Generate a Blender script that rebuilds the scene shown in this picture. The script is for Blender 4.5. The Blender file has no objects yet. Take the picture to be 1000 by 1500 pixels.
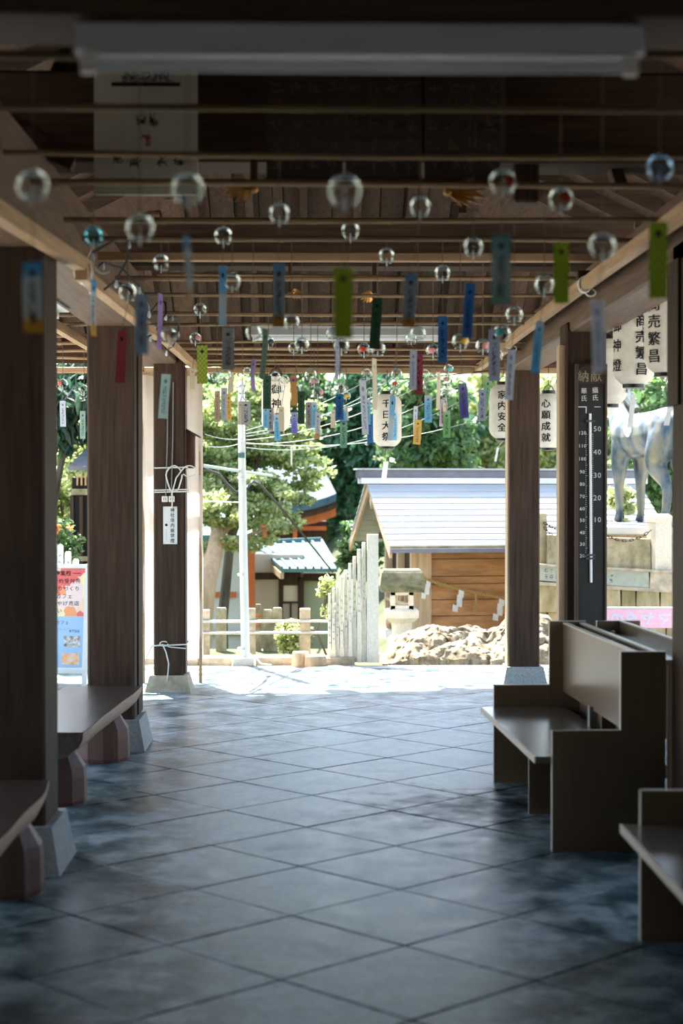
import bpy, bmesh, math, random
import numpy as np
from mathutils import Vector, Matrix, noise

random.seed(7); np.random.seed(7)
SC = bpy.context.scene
COL = SC.collection
R = math.radians

# ------------------------------------------------------------------ camera, sky, sun, exposure
F = 2450.0                                   # focal length in pixels of the 1000x1500 frame
cam_d = bpy.data.cameras.new('camera'); cam = bpy.data.objects.new('camera', cam_d); COL.objects.link(cam)
cam_d.sensor_fit = 'VERTICAL'; cam_d.sensor_height = 36; cam_d.lens = F / 1500 * 36
cam.location = (0, 0, 1.6)
cam.rotation_euler = (R(90) - math.atan(30 / F), 0, -math.atan(40 / F))
cam_d.dof.use_dof = True; cam_d.dof.focus_distance = 12.5; cam_d.dof.aperture_fstop = 2.2
cam_d.clip_end = 300
SC.camera = cam
CAMR = cam.rotation_euler.to_matrix(); CAMP = Vector(cam.location)
def at(px, py, Y):
    """world point seen at a photo pixel, on the plane y = Y"""
    d = CAMR @ Vector(((px - 500) / F, -(py - 750) / F, -1))
    return CAMP + d * (Y / d.y)
def atz(px, py, z):
    """world point seen at a photo pixel, at height z"""
    d = CAMR @ Vector(((px - 500) / F, -(py - 750) / F, -1))
    return CAMP + d * ((z - CAMP.z) / d.z)

SUN_EL = R(57); SUN_AZ = R(-22)              # azimuth measured from +Y towards +X
sun_dir = Vector((math.sin(SUN_AZ) * math.cos(SUN_EL), math.cos(SUN_AZ) * math.cos(SUN_EL), math.sin(SUN_EL)))
sd = bpy.data.lights.new('sun_offscreen', 'SUN'); sun = bpy.data.objects.new('sun_offscreen', sd); COL.objects.link(sun)
sd.energy = 7.5; sd.angle = R(0.6); sd.color = (1.0, 0.95, 0.86)
sun.location = sun_dir * 40
sun.rotation_euler = sun_dir.to_track_quat('Z', 'Y').to_euler()
world = bpy.data.worlds.new('world'); SC.world = world; world.use_nodes = True
wn = world.node_tree; wn.nodes.clear()
wo = wn.nodes.new('ShaderNodeOutputWorld'); wb = wn.nodes.new('ShaderNodeBackground')
sky = wn.nodes.new('ShaderNodeTexSky')
try: sky.sky_type = 'NISHITA'
except Exception: pass
sky.sun_disc = False; sky.sun_elevation = SUN_EL; sky.sun_rotation = SUN_AZ
sky.air_density = 1.2; sky.dust_density = 2.0; sky.ozone_density = 0.7
wb.inputs['Strength'].default_value = 0.20
wn.links.new(sky.outputs[0], wb.inputs[0]); wn.links.new(wb.outputs[0], wo.inputs[0])
vs = SC.view_settings
vs.view_transform = 'Standard'; vs.look = 'None'; vs.gamma = 1.0; vs.use_curve_mapping = False
vs.exposure = 2.12
SC.cycles.max_bounces = 10; SC.cycles.diffuse_bounces = 5; SC.cycles.glossy_bounces = 4
SC.cycles.transparent_max_bounces = 24; SC.cycles.transmission_bounces = 8
SC.cycles.sample_clamp_indirect = 6; SC.cycles.caustics_reflective = False; SC.cycles.caustics_refractive = False
SC.cycles.use_denoising = True

# ------------------------------------------------------------------ materials
def new_mat(name):
    m = bpy.data.materials.new(name); m.use_nodes = True
    nt = m.node_tree; nt.nodes.clear()
    out = nt.nodes.new('ShaderNodeOutputMaterial'); b = nt.nodes.new('ShaderNodeBsdfPrincipled')
    nt.links.new(b.outputs[0], out.inputs[0])
    return m, nt, b, out
def N(nt, t, **kw):
    n = nt.nodes.new(t)
    for k, v in kw.items(): setattr(n, k, v)
    return n
def c4(c): return (c[0], c[1], c[2], 1)
def ramp(nt, stops):
    r = nt.nodes.new('ShaderNodeValToRGB'); el = r.color_ramp.elements
    while len(el) < len(stops): el.new(0.5)
    for e, (p, c) in zip(el, stops): e.position = p; e.color = c4(c)
    return r
def coords(nt, kind='Object', scale=(1, 1, 1)):
    tc = nt.nodes.new('ShaderNodeTexCoord'); mp = nt.nodes.new('ShaderNodeMapping')
    mp.inputs['Scale'].default_value = scale
    if kind == 'World':
        g = nt.nodes.new('ShaderNodeNewGeometry'); nt.links.new(g.outputs['Position'], mp.inputs[0])
    else: nt.links.new(tc.outputs[kind], mp.inputs[0])
    return mp
def mat(name, col, rough=.6, var=.25, scale=(6, 6, 6), bump=0, metal=0, spec=.4, c2=None, kind='World', detail=5, rand=0):
    """plain surface with a noise-mottled colour"""
    m, nt, b, out = new_mat(name)
    mp = coords(nt, kind, scale)
    n = N(nt, 'ShaderNodeTexNoise'); n.inputs['Scale'].default_value = 1; n.inputs['Detail'].default_value = detail
    n.inputs['Roughness'].default_value = .62
    nt.links.new(mp.outputs[0], n.inputs['Vector'])
    if c2 is None: c2 = tuple(min(1, x * (1 + var)) for x in col); c1 = tuple(x * (1 - var) for x in col)
    else: c1 = col
    r = ramp(nt, [(.3, c1), (.7, c2)])
    nt.links.new(n.outputs[0], r.inputs[0])
    last = r.outputs[0]
    if rand:
        oi = N(nt, 'ShaderNodeObjectInfo'); hs = N(nt, 'ShaderNodeHueSaturation')
        mr = N(nt, 'ShaderNodeMapRange'); mr.inputs['To Min'].default_value = 1 - rand; mr.inputs['To Max'].default_value = 1 + rand
        nt.links.new(oi.outputs['Random'], mr.inputs[0]); nt.links.new(mr.outputs[0], hs.inputs['Value'])
        nt.links.new(last, hs.inputs['Color']); last = hs.outputs[0]
    nt.links.new(last, b.inputs['Base Color'])
    b.inputs['Roughness'].default_value = rough; b.inputs['Metallic'].default_value = metal
    b.inputs['Specular IOR Level'].default_value = spec * (.5 if rough > .6 else 1)
    if bump:
        bp = N(nt, 'ShaderNodeBump'); bp.inputs['Strength'].default_value = bump; bp.inputs['Distance'].default_value = .02
        nt.links.new(n.outputs[0], bp.inputs['Height']); nt.links.new(bp.outputs[0], b.inputs['Normal'])
    return m
def wood(name, c1, c2, axis='z', rough=.55, fine=38, long=2.2, bump=.15, rand=.0):
    s = {'x': (long, fine, fine), 'y': (fine, long, fine), 'z': (fine, fine, long)}[axis]
    return mat(name, c1, rough, c2=c2, scale=s, bump=bump, detail=6, rand=rand)

M = {}
M['wood_black'] = wood('black stained timber', (.007, .006, .005), (.018, .014, .011), rough=.75)
M['wood_dark'] = wood('dark brown timber', (.026, .015, .009), (.070, .040, .024), rough=.7)
M['wood_dark_y'] = wood('dark brown beam timber', (.08, .047, .027), (.17, .105, .062), 'y')
M['wood_beam_x'] = wood('dark cross beam timber', (.04, .024, .014), (.09, .055, .033), 'x', rough=.8)
M['wood_rail'] = wood('pale lath timber', (.33, .20, .10), (.50, .33, .18), 'y', rough=.6)
M['wood_rail_x'] = wood('pale batten timber', (.30, .18, .09), (.46, .30, .16), 'x', rough=.6)
M['soffit'] = wood('red brown soffit boards', (.035, .020, .012), (.080, .045, .027), 'y', rough=.85, rand=.3)
M['soffit_red'] = wood('red brown fascia', (.060, .026, .016), (.12, .055, .032), 'x', rough=.7)
M['bamboo'] = wood('dry bamboo', (.19, .12, .06), (.36, .24, .125), 'x', rough=.45, fine=60, rand=.15)
M['bench_board'] = wood('brown laminate board', (.105, .066, .036), (.14, .090, .050), 'z', rough=.32, fine=90, long=6, bump=.02)
M['bench_seat'] = wood('smooth seat board', (.10, .085, .070), (.13, .11, .092), 'y', rough=.24, fine=80, long=5, bump=.02)
M['board_edge'] = mat('pale board edging', (.42, .35, .27), .35, .1)
M['log_top'] = wood('polished dark slab', (.030, .021, .016), (.060, .042, .032), 'y', rough=.25, bump=.06)
M['log_edge'] = wood('barked pale slab edge', (.28, .17, .11), (.44, .30, .21), 'y', rough=.5, bump=.2)
M['log_leg'] = wood('red brown stump', (.075, .030, .022), (.13, .058, .042), 'z', rough=.55, fine=22)
M['granite'] = mat('grey granite', (.30, .31, .30), .8, .25, (60, 60, 60), .2)
M['granite_warm'] = mat('weathered warm granite', (.40, .34, .25), .85, .35, (9, 9, 9), .3)
M['stone_white'] = mat('pale cut granite', (.74, .69, .60), .8, .12, (40, 40, 40), .15)
M['stone_post'] = mat('white stone post', (.62, .62, .60), .75, .08, (40, 40, 40), .1)
M['stone_moss'] = mat('mossy stone', (.14, .12, .06), .9, c2=(.42, .36, .23), scale=(7, 7, 5), bump=.4)
M['wall_stone'] = mat('stained wall stone', (.20, .17, .08), .9, c2=(.50, .41, .26), scale=(6, 6, 2.5), bump=.35, rand=.2)
M['plaque'] = mat('grey green plaque stone', (.33, .35, .29), .7, .12, (14, 14, 14))
M['concrete'] = mat('sunlit concrete', (.42, .41, .39), .85, .1, (3, 3, 3), .1)
M['earth'] = mat('trodden earth', (.07, .08, .04), .95, .3, (2, 2, 2), .3)
M['metal_white'] = mat('white enamelled steel', (.64, .65, .63), .35, .04)
M['tube'] = mat('unlit fluorescent tube', (.75, .76, .74), .15, .02)
M['lampend'] = mat('cream lamp holder', (.72, .66, .56), .4, .03)
M['conduit'] = mat('dull grey conduit', (.16, .16, .15), .5, .1)
M['kiosk_roof'] = mat('weathered grey kiosk roof', (.10, .10, .10), .5, .3, (8, 8, 8))
M['steel'] = mat('galvanised steel', (.55, .56, .56), .4, .08, metal=.4)
M['black'] = mat('black lacquer', (.008, .008, .008), .35, .1)
M['ink'] = mat('black ink', (.010, .010, .012), .7, .1)
M['ink_soft'] = mat('grey ink', (.07, .07, .09), .7, .1)
M['white_paint'] = mat('white paint', (.72, .72, .70), .5, .05)
M['pale_gold'] = mat('aged gilt lettering', (.30, .27, .17), .5, .25, (30, 30, 30))
M['gold'] = mat('gilt metal', (.55, .27, .07), .35, .3, (25, 25, 25), metal=.7)
M['orange'] = mat('vermilion timber', (.52, .13, .035), .6, .15)
M['plaster'] = mat('white plaster', (.60, .60, .57), .9, .05)
M['plaster_cream'] = mat('cream plaster', (.60, .50, .40), .9, .06)
M['plaster_green'] = mat('grey green plaster', (.32, .33, .22), .9, .08)
M['copper'] = mat('verdigris copper roof', (.12, .24, .25), .75, .25, (2, 2, 2))
M['copper_dark'] = mat('dark copper seam', (.07, .16, .17), .4, .1)
M['roof_pale'] = mat('pale copper sheet roof', (.37, .38, .375), .6, .08, (1.5, 1.5, 12))
M['roof_ridge'] = mat('lead grey ridge', (.13, .13, .16), .4, .15, metal=.3)
M['shrine_wood'] = wood('warm shrine planks', (.30, .135, .05), (.55, .29, .13), 'x', rough=.6, fine=16, long=1.2, rand=.25)
M['shrine_pale'] = wood('pale shrine timber', (.42, .29, .18), (.62, .46, .31), 'z', rough=.65, fine=20)
M['rope'] = mat('straw rope', (.42, .27, .10), .9, .25, (80, 80, 80))
M['cord'] = mat('white cord', (.68, .66, .60), .7, .05)
M['thread'] = mat('chime thread', (.16, .11, .08), .8, .1)
M['cable'] = mat('black cable', (.02, .02, .02), .5, .1)
M['cable_pale'] = mat('pale cable', (.38, .50, .46), .5, .1)
M['vinyl'] = None
M['bark'] = mat('grey bark', (.10, .085, .06), .9, .35, (9, 9, 3), .4)
M['stump_side'] = mat('stump side', (.52, .36, .22), .8, .2, (20, 20, 4))

def translucent(name, col, tr=.5, rough=.8, var=.08, scale=(20, 20, 20)):
    m = mat(name, col, rough, var, scale)
    nt = m.node_tree; b = [n for n in nt.nodes if n.type == 'BSDF_PRINCIPLED'][0]; out = [n for n in nt.nodes if n.type == 'OUTPUT_MATERIAL'][0]
    t = N(nt, 'ShaderNodeBsdfTranslucent'); mx = N(nt, 'ShaderNodeMixShader'); mx.inputs[0].default_value = tr
    src = b.inputs['Base Color'].links[0].from_socket
    nt.links.new(src, t.inputs[0]); nt.links.new(b.outputs[0], mx.inputs[1]); nt.links.new(t.outputs[0], mx.inputs[2])
    nt.links.new(mx.outputs[0], out.inputs[0])
    return m
M['paper'] = translucent('lantern paper', (.80, .76, .68), .45)
M['vinyl'] = translucent('cream windbreak sheet', (.68, .57, .47), .4, var=.06, scale=(2, 2, 5))
M['shide'] = translucent('white folded paper', (.85, .85, .83), .3)
def leaf_mat(name, c1, c2, tr=.45):
    m, nt, b, out = new_mat(name)
    g = N(nt, 'ShaderNodeNewGeometry')
    r = ramp(nt, [(0, c1), (.6, c2), (1, tuple(min(1, x * 1.35) for x in c2))])
    nt.links.new(g.outputs['Random Per Island'], r.inputs[0])
    nt.links.new(r.outputs[0], b.inputs['Base Color']); b.inputs['Roughness'].default_value = .45
    t = N(nt, 'ShaderNodeBsdfTranslucent'); hs = N(nt, 'ShaderNodeHueSaturation'); hs.inputs['Value'].default_value = 1.5
    hs.inputs['Saturation'].default_value = 1.1
    nt.links.new(r.outputs[0], hs.inputs['Color']); nt.links.new(hs.outputs[0], t.inputs[0])
    mx = N(nt, 'ShaderNodeMixShader'); mx.inputs[0].default_value = tr
    nt.links.new(b.outputs[0], mx.inputs[1]); nt.links.new(t.outputs[0], mx.inputs[2]); nt.links.new(mx.outputs[0], out.inputs[0])
    return m
M['leaf_maple'] = leaf_mat('maple leaves', (.09, .14, .045), (.32, .37, .16))
M['leaf_bright'] = leaf_mat('bright yellow green leaves', (.14, .19, .06), (.40, .43, .20))
M['leaf_mid'] = leaf_mat('mid green leaves', (.035, .08, .03), (.13, .21, .08))
M['leaf_dark'] = leaf_mat('dark evergreen leaves', (.018, .055, .028), (.05, .13, .06), .3)
M['leaf_droop'] = leaf_mat('drooping dark leaves', (.012, .032, .018), (.045, .09, .05), .25)
M['flower'] = leaf_mat('orange flowers', (.6, .12, .04), (.75, .30, .12), .3)
def glass_mat(name, tint, edge=(.9, .95, .92)):
    m, nt, b, out = new_mat(name); nt.nodes.remove(b)
    tr = N(nt, 'ShaderNodeBsdfTransparent'); tr.inputs[0].default_value = c4(tint)
    gl = N(nt, 'ShaderNodeBsdfGlossy'); gl.inputs['Roughness'].default_value = .03; gl.inputs[0].default_value = c4(edge)
    lw = N(nt, 'ShaderNodeLayerWeight'); lw.inputs['Blend'].default_value = .28
    mx = N(nt, 'ShaderNodeMixShader'); mth = N(nt, 'ShaderNodeMapRange'); mth.inputs['To Min'].default_value = .03; mth.inputs['To Max'].default_value = .65
    nt.links.new(lw.outputs['Fresnel'], mth.inputs[0])
    nt.links.new(mth.outputs[0], mx.inputs[0]); nt.links.new(tr.outputs[0], mx.inputs[1]); nt.links.new(gl.outputs[0], mx.inputs[2])
    nt.links.new(mx.outputs[0], out.inputs[0])
    return m
M['glass'] = glass_mat('clear blown glass', (.93, .95, .93))
M['glass_teal'] = glass_mat('teal blown glass', (.55, .85, .88), (.6, .9, .95))
M['glass_blue'] = glass_mat('blue tinted glass', (.70, .82, .92), (.8, .9, 1))
M['clapper'] = translucent('glass clapper rod', (.72, .78, .82), .4, .15)
for nm, c in dict(red=(.55, .05, .04), pink=(.75, .30, .32), yellow=(.85, .50, .06), teal=(.10, .50, .48), dark=(.04, .05, .05)).items():
    M['paint_' + nm] = mat(nm + ' glass paint', c, .4, .15)

# floor tiles: bluish slate with damp, smoother patches
def tile_mat():
    m, nt, b, out = new_mat('blue grey slate tile')
    mp = coords(nt, 'World', (1, 1, 1))
    n1 = N(nt, 'ShaderNodeTexNoise'); n1.inputs['Scale'].default_value = 4.2; n1.inputs['Detail'].default_value = 10; n1.inputs['Roughness'].default_value = .7
    n2 = N(nt, 'ShaderNodeTexNoise'); n2.inputs['Scale'].default_value = 9; n2.inputs['Detail'].default_value = 6
    for n in (n1, n2): nt.links.new(mp.outputs[0], n.inputs['Vector'])
    r1 = ramp(nt, [(.40, (.020, .044, .050)), (.50, (.078, .122, .128)), (.59, (.20, .25, .255))])
    nt.links.new(n1.outputs[0], r1.inputs[0])
    # dark damp stain beside the bench
    sp = N(nt, 'ShaderNodeVectorMath', operation='DISTANCE'); sp.inputs[1].default_value = (.80, 8.45, 0)
    nt.links.new(mp.outputs[0], sp.inputs[0])
    ad = N(nt, 'ShaderNodeMath', operation='MULTIPLY_ADD'); ad.inputs[1].default_value = 1.9; nt.links.new(n2.outputs[0], ad.inputs[0]); nt.links.new(sp.outputs['Value'], ad.inputs[2])
    r2 = ramp(nt, [(.31, (.10, .10, .11)), (.41, (.35, .35, .36)), (.50, (1, 1, 1))]); sc_ = N(nt, 'ShaderNodeMath', operation='MULTIPLY'); sc_.inputs[1].default_value = .32; nt.links.new(ad.outputs[0], sc_.inputs[0]); nt.links.new(sc_.outputs[0], r2.inputs[0])
    mx = N(nt, 'ShaderNodeMix', data_type='RGBA', blend_type='MULTIPLY'); mx.inputs[0].default_value = 1
    nt.links.new(r1.outputs[0], mx.inputs[6]); nt.links.new(r2.outputs[0], mx.inputs[7])
    oi = N(nt, 'ShaderNodeObjectInfo'); hs = N(nt, 'ShaderNodeHueSaturation')
    mr = N(nt, 'ShaderNodeMapRange'); mr.inputs['To Min'].default_value = .88; mr.inputs['To Max'].default_value = 1.12
    nt.links.new(oi.outputs['Random'], mr.inputs[0]); nt.links.new(mr.outputs[0], hs.inputs['Value']); nt.links.new(mx.outputs[2], hs.inputs['Color'])
    nt.links.new(hs.outputs[0], b.inputs['Base Color'])
    rr = N(nt, 'ShaderNodeMapRange'); rr.inputs['From Min'].default_value = .35; rr.inputs['From Max'].default_value = .7; rr.inputs['To Min'].default_value = .30; rr.inputs['To Max'].default_value = .55
    nt.links.new(n1.outputs[0], rr.inputs[0]); nt.links.new(rr.outputs[0], b.inputs['Roughness'])
    rs_ = ramp(nt, [(.40, (.16, .16, .16)), (.50, (.40, .40, .40)), (.58, (.62, .62, .62))]); nt.links.new(n1.outputs[0], rs_.inputs[0])
    ms_ = N(nt, 'ShaderNodeMix', data_type='RGBA', blend_type='MULTIPLY'); ms_.inputs[0].default_value = 1
    nt.links.new(rs_.outputs[0], ms_.inputs[6]); nt.links.new(r2.outputs[0], ms_.inputs[7]); nt.links.new(ms_.outputs[2], b.inputs['Specular IOR Level'])
    bp = N(nt, 'ShaderNodeBump'); bp.inputs['Strength'].default_value = .12; bp.inputs['Distance'].default_value = .01
    nt.links.new(n2.outputs[0], bp.inputs['Height']); nt.links.new(bp.outputs[0], b.inputs['Normal'])
    return m
M['tile'] = tile_mat()
M['grout'] = mat('dark grout', (.035, .04, .045), .9, .2)

# ------------------------------------------------------------------ geometry helpers
BASE = {}
def setp(o, label=None, cat=None, group=None, kind=None):
    if label: o['label'] = label
    if cat: o['category'] = cat
    if group: o['group'] = group
    if kind: o['kind'] = kind
    return o
def thing(name, label, cat, loc=(0, 0, 0), rz=0, group=None):
    o = bpy.data.objects.new(name, None); COL.objects.link(o); o.empty_display_size = .1
    o.location = loc; o.rotation_euler = (0, 0, rz)
    BASE[o] = Vector(loc)
    return setp(o, label, cat, group)
_glyph = {}
def glyph(ch, off=.015):
    k = (ch, off)
    if k not in _glyph:
        c = bpy.data.curves.new('glyph', 'FONT'); c.body = ch; c.resolution_u = 2; c.offset = off
        o = bpy.data.objects.new('glyph', c); m = bpy.data.meshes.new_from_object(o)
        v = [(p.co.x, p.co.y) for p in m.vertices]; f = [tuple(p.vertices) for p in m.polygons]
        bpy.data.objects.remove(o); bpy.data.curves.remove(c); bpy.data.meshes.remove(m)
        if v:
            cx = .5 if ord(ch) > 0x2000 else (min(a for a, b in v) + max(a for a, b in v)) / 2
            cy = .38 if ord(ch) > 0x2000 else .36
            v = [(a - cx, b - cy) for a, b in v]
        _glyph[k] = (v, f)
    return _glyph[k]
class G:
    def __init__(s): s.v = []; s.f = []; s.smooth = False
    def add(s, vs, fs):
        n = len(s.v); s.v += [tuple(x) for x in vs]; s.f += [tuple(i + n for i in q) for q in fs]; return s
    def hexa(s, b, t):
        return s.add(list(b) + list(t), [(3, 2, 1, 0), (4, 5, 6, 7), (0, 1, 5, 4), (1, 2, 6, 5), (2, 3, 7, 6), (3, 0, 4, 7)])
    def box(s, x0, x1, y0, y1, z0, z1, bev=0):
        if bev <= 0:
            return s.hexa([(x0, y0, z0), (x1, y0, z0), (x1, y1, z0), (x0, y1, z0)], [(x0, y0, z1), (x1, y0, z1), (x1, y1, z1), (x0, y1, z1)])
        bm = bmesh.new(); bmesh.ops.create_cube(bm, size=1)
        for v in bm.verts:
            v.co = Vector(((x0 + x1) / 2 + v.co.x * (x1 - x0), (y0 + y1) / 2 + v.co.y * (y1 - y0), (z0 + z1) / 2 + v.co.z * (z1 - z0)))
        bmesh.ops.bevel(bm, geom=list(bm.edges), offset=bev, segments=1, affect='EDGES')
        bm.verts.index_update()
        s.add([v.co[:] for v in bm.verts], [[v.index for v in f.verts] for f in bm.faces]); bm.free(); return s
    def obox(s, c, ax, ay, az):
        """box from centre and three half-axis vectors"""
        c, ax, ay, az = map(Vector, (c, ax, ay, az))
        b = [c - ax - ay - az, c + ax - ay - az, c + ax + ay - az, c - ax + ay - az]
        return s.hexa(b, [p + az * 2 for p in b])
    def bar(s, p0, p1, w, h, up=(0, 0, 1)):
        p0, p1 = Vector(p0), Vector(p1); d = (p1 - p0); a = d.normalized(); u = Vector(up)
        sx = a.cross(u).normalized(); u2 = sx.cross(a).normalized()
        return s.obox((p0 + p1) / 2, d / 2, sx * w / 2, u2 * h / 2)
    def tube(s, pts, r, n=8, cap=True):
        pts = [Vector(p) for p in pts]; rs = r if isinstance(r, (list, tuple)) else [r] * len(pts)
        rings = []; prev = None
        for i, p in enumerate(pts):
            d = (pts[min(i + 1, len(pts) - 1)] - pts[max(i - 1, 0)]).normalized()
            if prev is None:
                u = d.orthogonal().normalized()
            else:
                u = (prev - d * prev.dot(d))
                u = u.normalized() if u.length > 1e-6 else d.orthogonal().normalized()
            prev = u; w = d.cross(u)
            rings.append([p + (u * math.cos(2 * math.pi * k / n) + w * math.sin(2 * math.pi * k / n)) * rs[i] for k in range(n)])
        vs = [q for rg in rings for q in rg]; fs = []
        for i in range(len(pts) - 1):
            for k in range(n):
                fs.append((i * n + k, i * n + (k + 1) % n, (i + 1) * n + (k + 1) % n, (i + 1) * n + k))
        if cap: fs.append(tuple(range(n - 1, -1, -1))); fs.append(tuple((len(pts) - 1) * n + k for k in range(n)))
        return s.add(vs, fs)
    def lathe(s, prof, n=24, c=(0, 0, 0), cap=True, square=0):
        vs = []; fs = []
        for r, z in prof:
            for k in range(n):
                a = 2 * math.pi * (k + .5) / n; q = r
                if square: q = r / max(abs(math.cos(a)), abs(math.sin(a)))
                vs.append((c[0] + q * math.cos(a), c[1] + q * math.sin(a), c[2] + z))
        for i in range(len(prof) - 1):
            for k in range(n):
                fs.append((i * n + k, i * n + (k + 1) % n, (i + 1) * n + (k + 1) % n, (i + 1) * n + k))
        if cap:
            if prof[0][0] > 1e-5: fs.append(tuple(range(n - 1, -1, -1)))
            if prof[-1][0] > 1e-5: fs.append(tuple((len(prof) - 1) * n + k for k in range(n)))
        return s.add(vs, fs)
    def prism(s, poly, t0, t1, fn):
        """poly of (a,b); fn(a,b,t) -> point"""
        n = len(poly); vs = [fn(a, b, t0) for a, b in poly] + [fn(a, b, t1) for a, b in poly]
        fs = [tuple(range(n - 1, -1, -1)), tuple(range(n, 2 * n))] + [(i, (i + 1) % n, n + (i + 1) % n, n + i) for i in range(n)]
        return s.add(vs, fs)
    def text(s, st, fn, h, vertical=True, gap=1.08, off=.015, wid=1.0, bold=0):
        """flat characters; fn(a,b) maps right/up offsets from the text centre to a point"""
        n = len(st)
        if not vertical:
            adv = [h * (gap if ord(ch) > 0x2000 else gap * .6) for ch in st]; tot = sum(adv); x = -tot / 2
        for i, ch in enumerate(st):
            if vertical: ox, oy = 0, ((n - 1) / 2 - i) * h * gap
            else: ox, oy = x + adv[i] / 2, 0; x += adv[i]
            if ch == ' ': continue
            v, f = glyph(ch, off if len(glyph(ch, 0)[0]) < 66 else min(off, .004))
            if bold:
                v, f = glyph(ch, 0)
                for ex, ey in ((-1, -.6), (1, -.6), (-1, .6), (1, .6)): s.add([fn(ox + (a + ex * bold) * h * wid, oy + (b + ey * bold) * h) for a, b in v], f)
                continue
            s.add([fn(ox + a * h * wid, oy + b * h) for a, b in v], f)
        return s
    def build(s, name, m, parent=None, label=None, cat=None, group=None, kind=None, smooth=None, auto=None):
        o0 = Vector((0, 0, 0)); p = parent
        while p is not None:
            if p in BASE: o0 = BASE[p]; break
            p = p.parent
        if parent is None and s.v and auto:
            a = np.array(s.v); o0 = Vector(((a[:, 0].min() + a[:, 0].max()) / 2, (a[:, 1].min() + a[:, 1].max()) / 2, a[:, 2].min()))
        me = bpy.data.meshes.new(name)
        me.from_pydata([(x - o0.x, y - o0.y, z - o0.z) for x, y, z in s.v], [], s.f)
        me.materials.append(M[m] if isinstance(m, str) else m)
        if smooth:
            me.polygons.foreach_set('use_smooth', [True] * len(me.polygons))
            try: me.set_sharp_from_angle(angle=R(smooth if smooth is not True else 40))
            except Exception: pass
        me.update()
        o = bpy.data.objects.new(name, me); COL.objects.link(o)
        if parent is not None: o.parent = parent
        else: o.location = o0
        return setp(o, label, cat, group, kind)
def loc_thing(name, label, cat, loc, rz=0, group=None):
    """a thing whose parts are written in local coordinates"""
    o = thing(name, label, cat, loc, rz, group); BASE[o] = Vector((0, 0, 0)); return o
def link_copy(o, parent, loc=None, rot=None):
    c = o.copy(); COL.objects.link(c); c.parent = parent
    if loc is not None: c.location = loc
    if rot is not None: c.rotation_euler = rot
    return c
def lerp(a, b, t): return a + (b - a) * t
def catenary(p0, p1, sag, n=14):
    p0, p1 = Vector(p0), Vector(p1)
    return [p0.lerp(p1, i / n) - Vector((0, 0, sag * 4 * (i / n) * (1 - i / n))) for i in range(n + 1)]
# ------------------------------------------------------------------ ground, floor tiles
g = G(); g.box(-45, 45, -14, 15.56, -.5, -.02); g.build('ground', 'concrete', kind='structure', label='sunlit pale concrete ground around the open hall')
g = G(); g.box(-2.75, 3.0, 3.2, 15.2, -.1, -.010)
floor = g.build('floor', 'grout', kind='structure', label='blue grey square slate tiles laid diagonally')
TS = .5887; TA = -.7984 - math.atan(40 / F)
yaw = math.atan(40 / F)
def cw(x, y): return Vector((x * math.cos(yaw) + y * math.sin(yaw), -x * math.sin(yaw) + y * math.cos(yaw), 0))
TO = cw(-.578, 8.382); e1 = Vector((math.cos(TA), math.sin(TA), 0)); e2 = Vector((math.sin(TA), -math.cos(TA), 0))
tg = G(); hs_ = TS / 2 - .0035
tg.add([(-hs_, -hs_, -.010), (hs_, -hs_, -.010), (hs_, hs_, -.010), (-hs_, hs_, -.010),
        (-hs_, -hs_, -.003), (hs_, -hs_, -.003), (hs_, hs_, -.003), (-hs_, hs_, -.003),
        (-hs_ + .004, -hs_ + .004, 0), (hs_ - .004, -hs_ + .004, 0), (hs_ - .004, hs_ - .004, 0), (-hs_ + .004, hs_ - .004, 0)],
       [(3, 2, 1, 0), (0, 1, 5, 4), (1, 2, 6, 5), (2, 3, 7, 6), (3, 0, 4, 7), (4, 5, 9, 8), (5, 6, 10, 9), (6, 7, 11, 10), (7, 4, 8, 11), (8, 9, 10, 11)])
t0 = None
for a in range(-24, 24):
    for b in range(-24, 24):
        c = TO + e1 * (TS * (b + .5)) + e2 * (TS * (a + .5))
        if -2.9 < c.x < 3.1 and 3.4 < c.y < 15.15:
            if t0 is None: t0 = tg.build('tile', 'tile', floor); t = t0
            else: t = link_copy(t0, floor)
            t.location = (c.x, c.y, random.uniform(-.0012, .0008)); t.rotation_euler = (0, 0, TA)

# lower terrain beyond the paved edge
nx, ny = 60, 50; vs_ = []; fs_ = []
for j in range(ny):
    for i in range(nx):
        x = lerp(-30, 30, i / (nx - 1)); y = 15.56 + 60 * (j / (ny - 1)) ** 1.6
        tt = min(1, max(0, (y - 17.8) / 2.6)); tt = tt * tt * (3 - 2 * tt)
        side = min(1, max(0, (.75 - x) / .5)) * min(1, max(0, (x + 3.2) / 1.0))
        z = -.06 - 2.1 * tt * side + .25 * noise.noise(Vector((x * .3, y * .3, 0))) * tt
        if y > 34: z += (y - 34) * .12
        vs_.append((x, y, z))
for j in range(ny - 1):
    for i in range(nx - 1): fs_.append((j * nx + i, j * nx + i + 1, (j + 1) * nx + i + 1, (j + 1) * nx + i))
G().add(vs_, fs_).build('terrain', 'earth', kind='structure', smooth=True, label='earth ground falling away behind the paved edge')
k = G()
kerb = thing('kerb', 'low weathered stone kerb along the paved edge beside the white pole', 'kerb', (-.9, 15.66, 0))
x = -2.6
while x < .05:
    w = random.uniform(.42, .55)
    G().box(x, x + w - .008, 15.58, 15.80, -.05, .055 + random.uniform(-.006, .006), .008).build('kerb_stone', 'granite_warm', kerb); x += w

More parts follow.
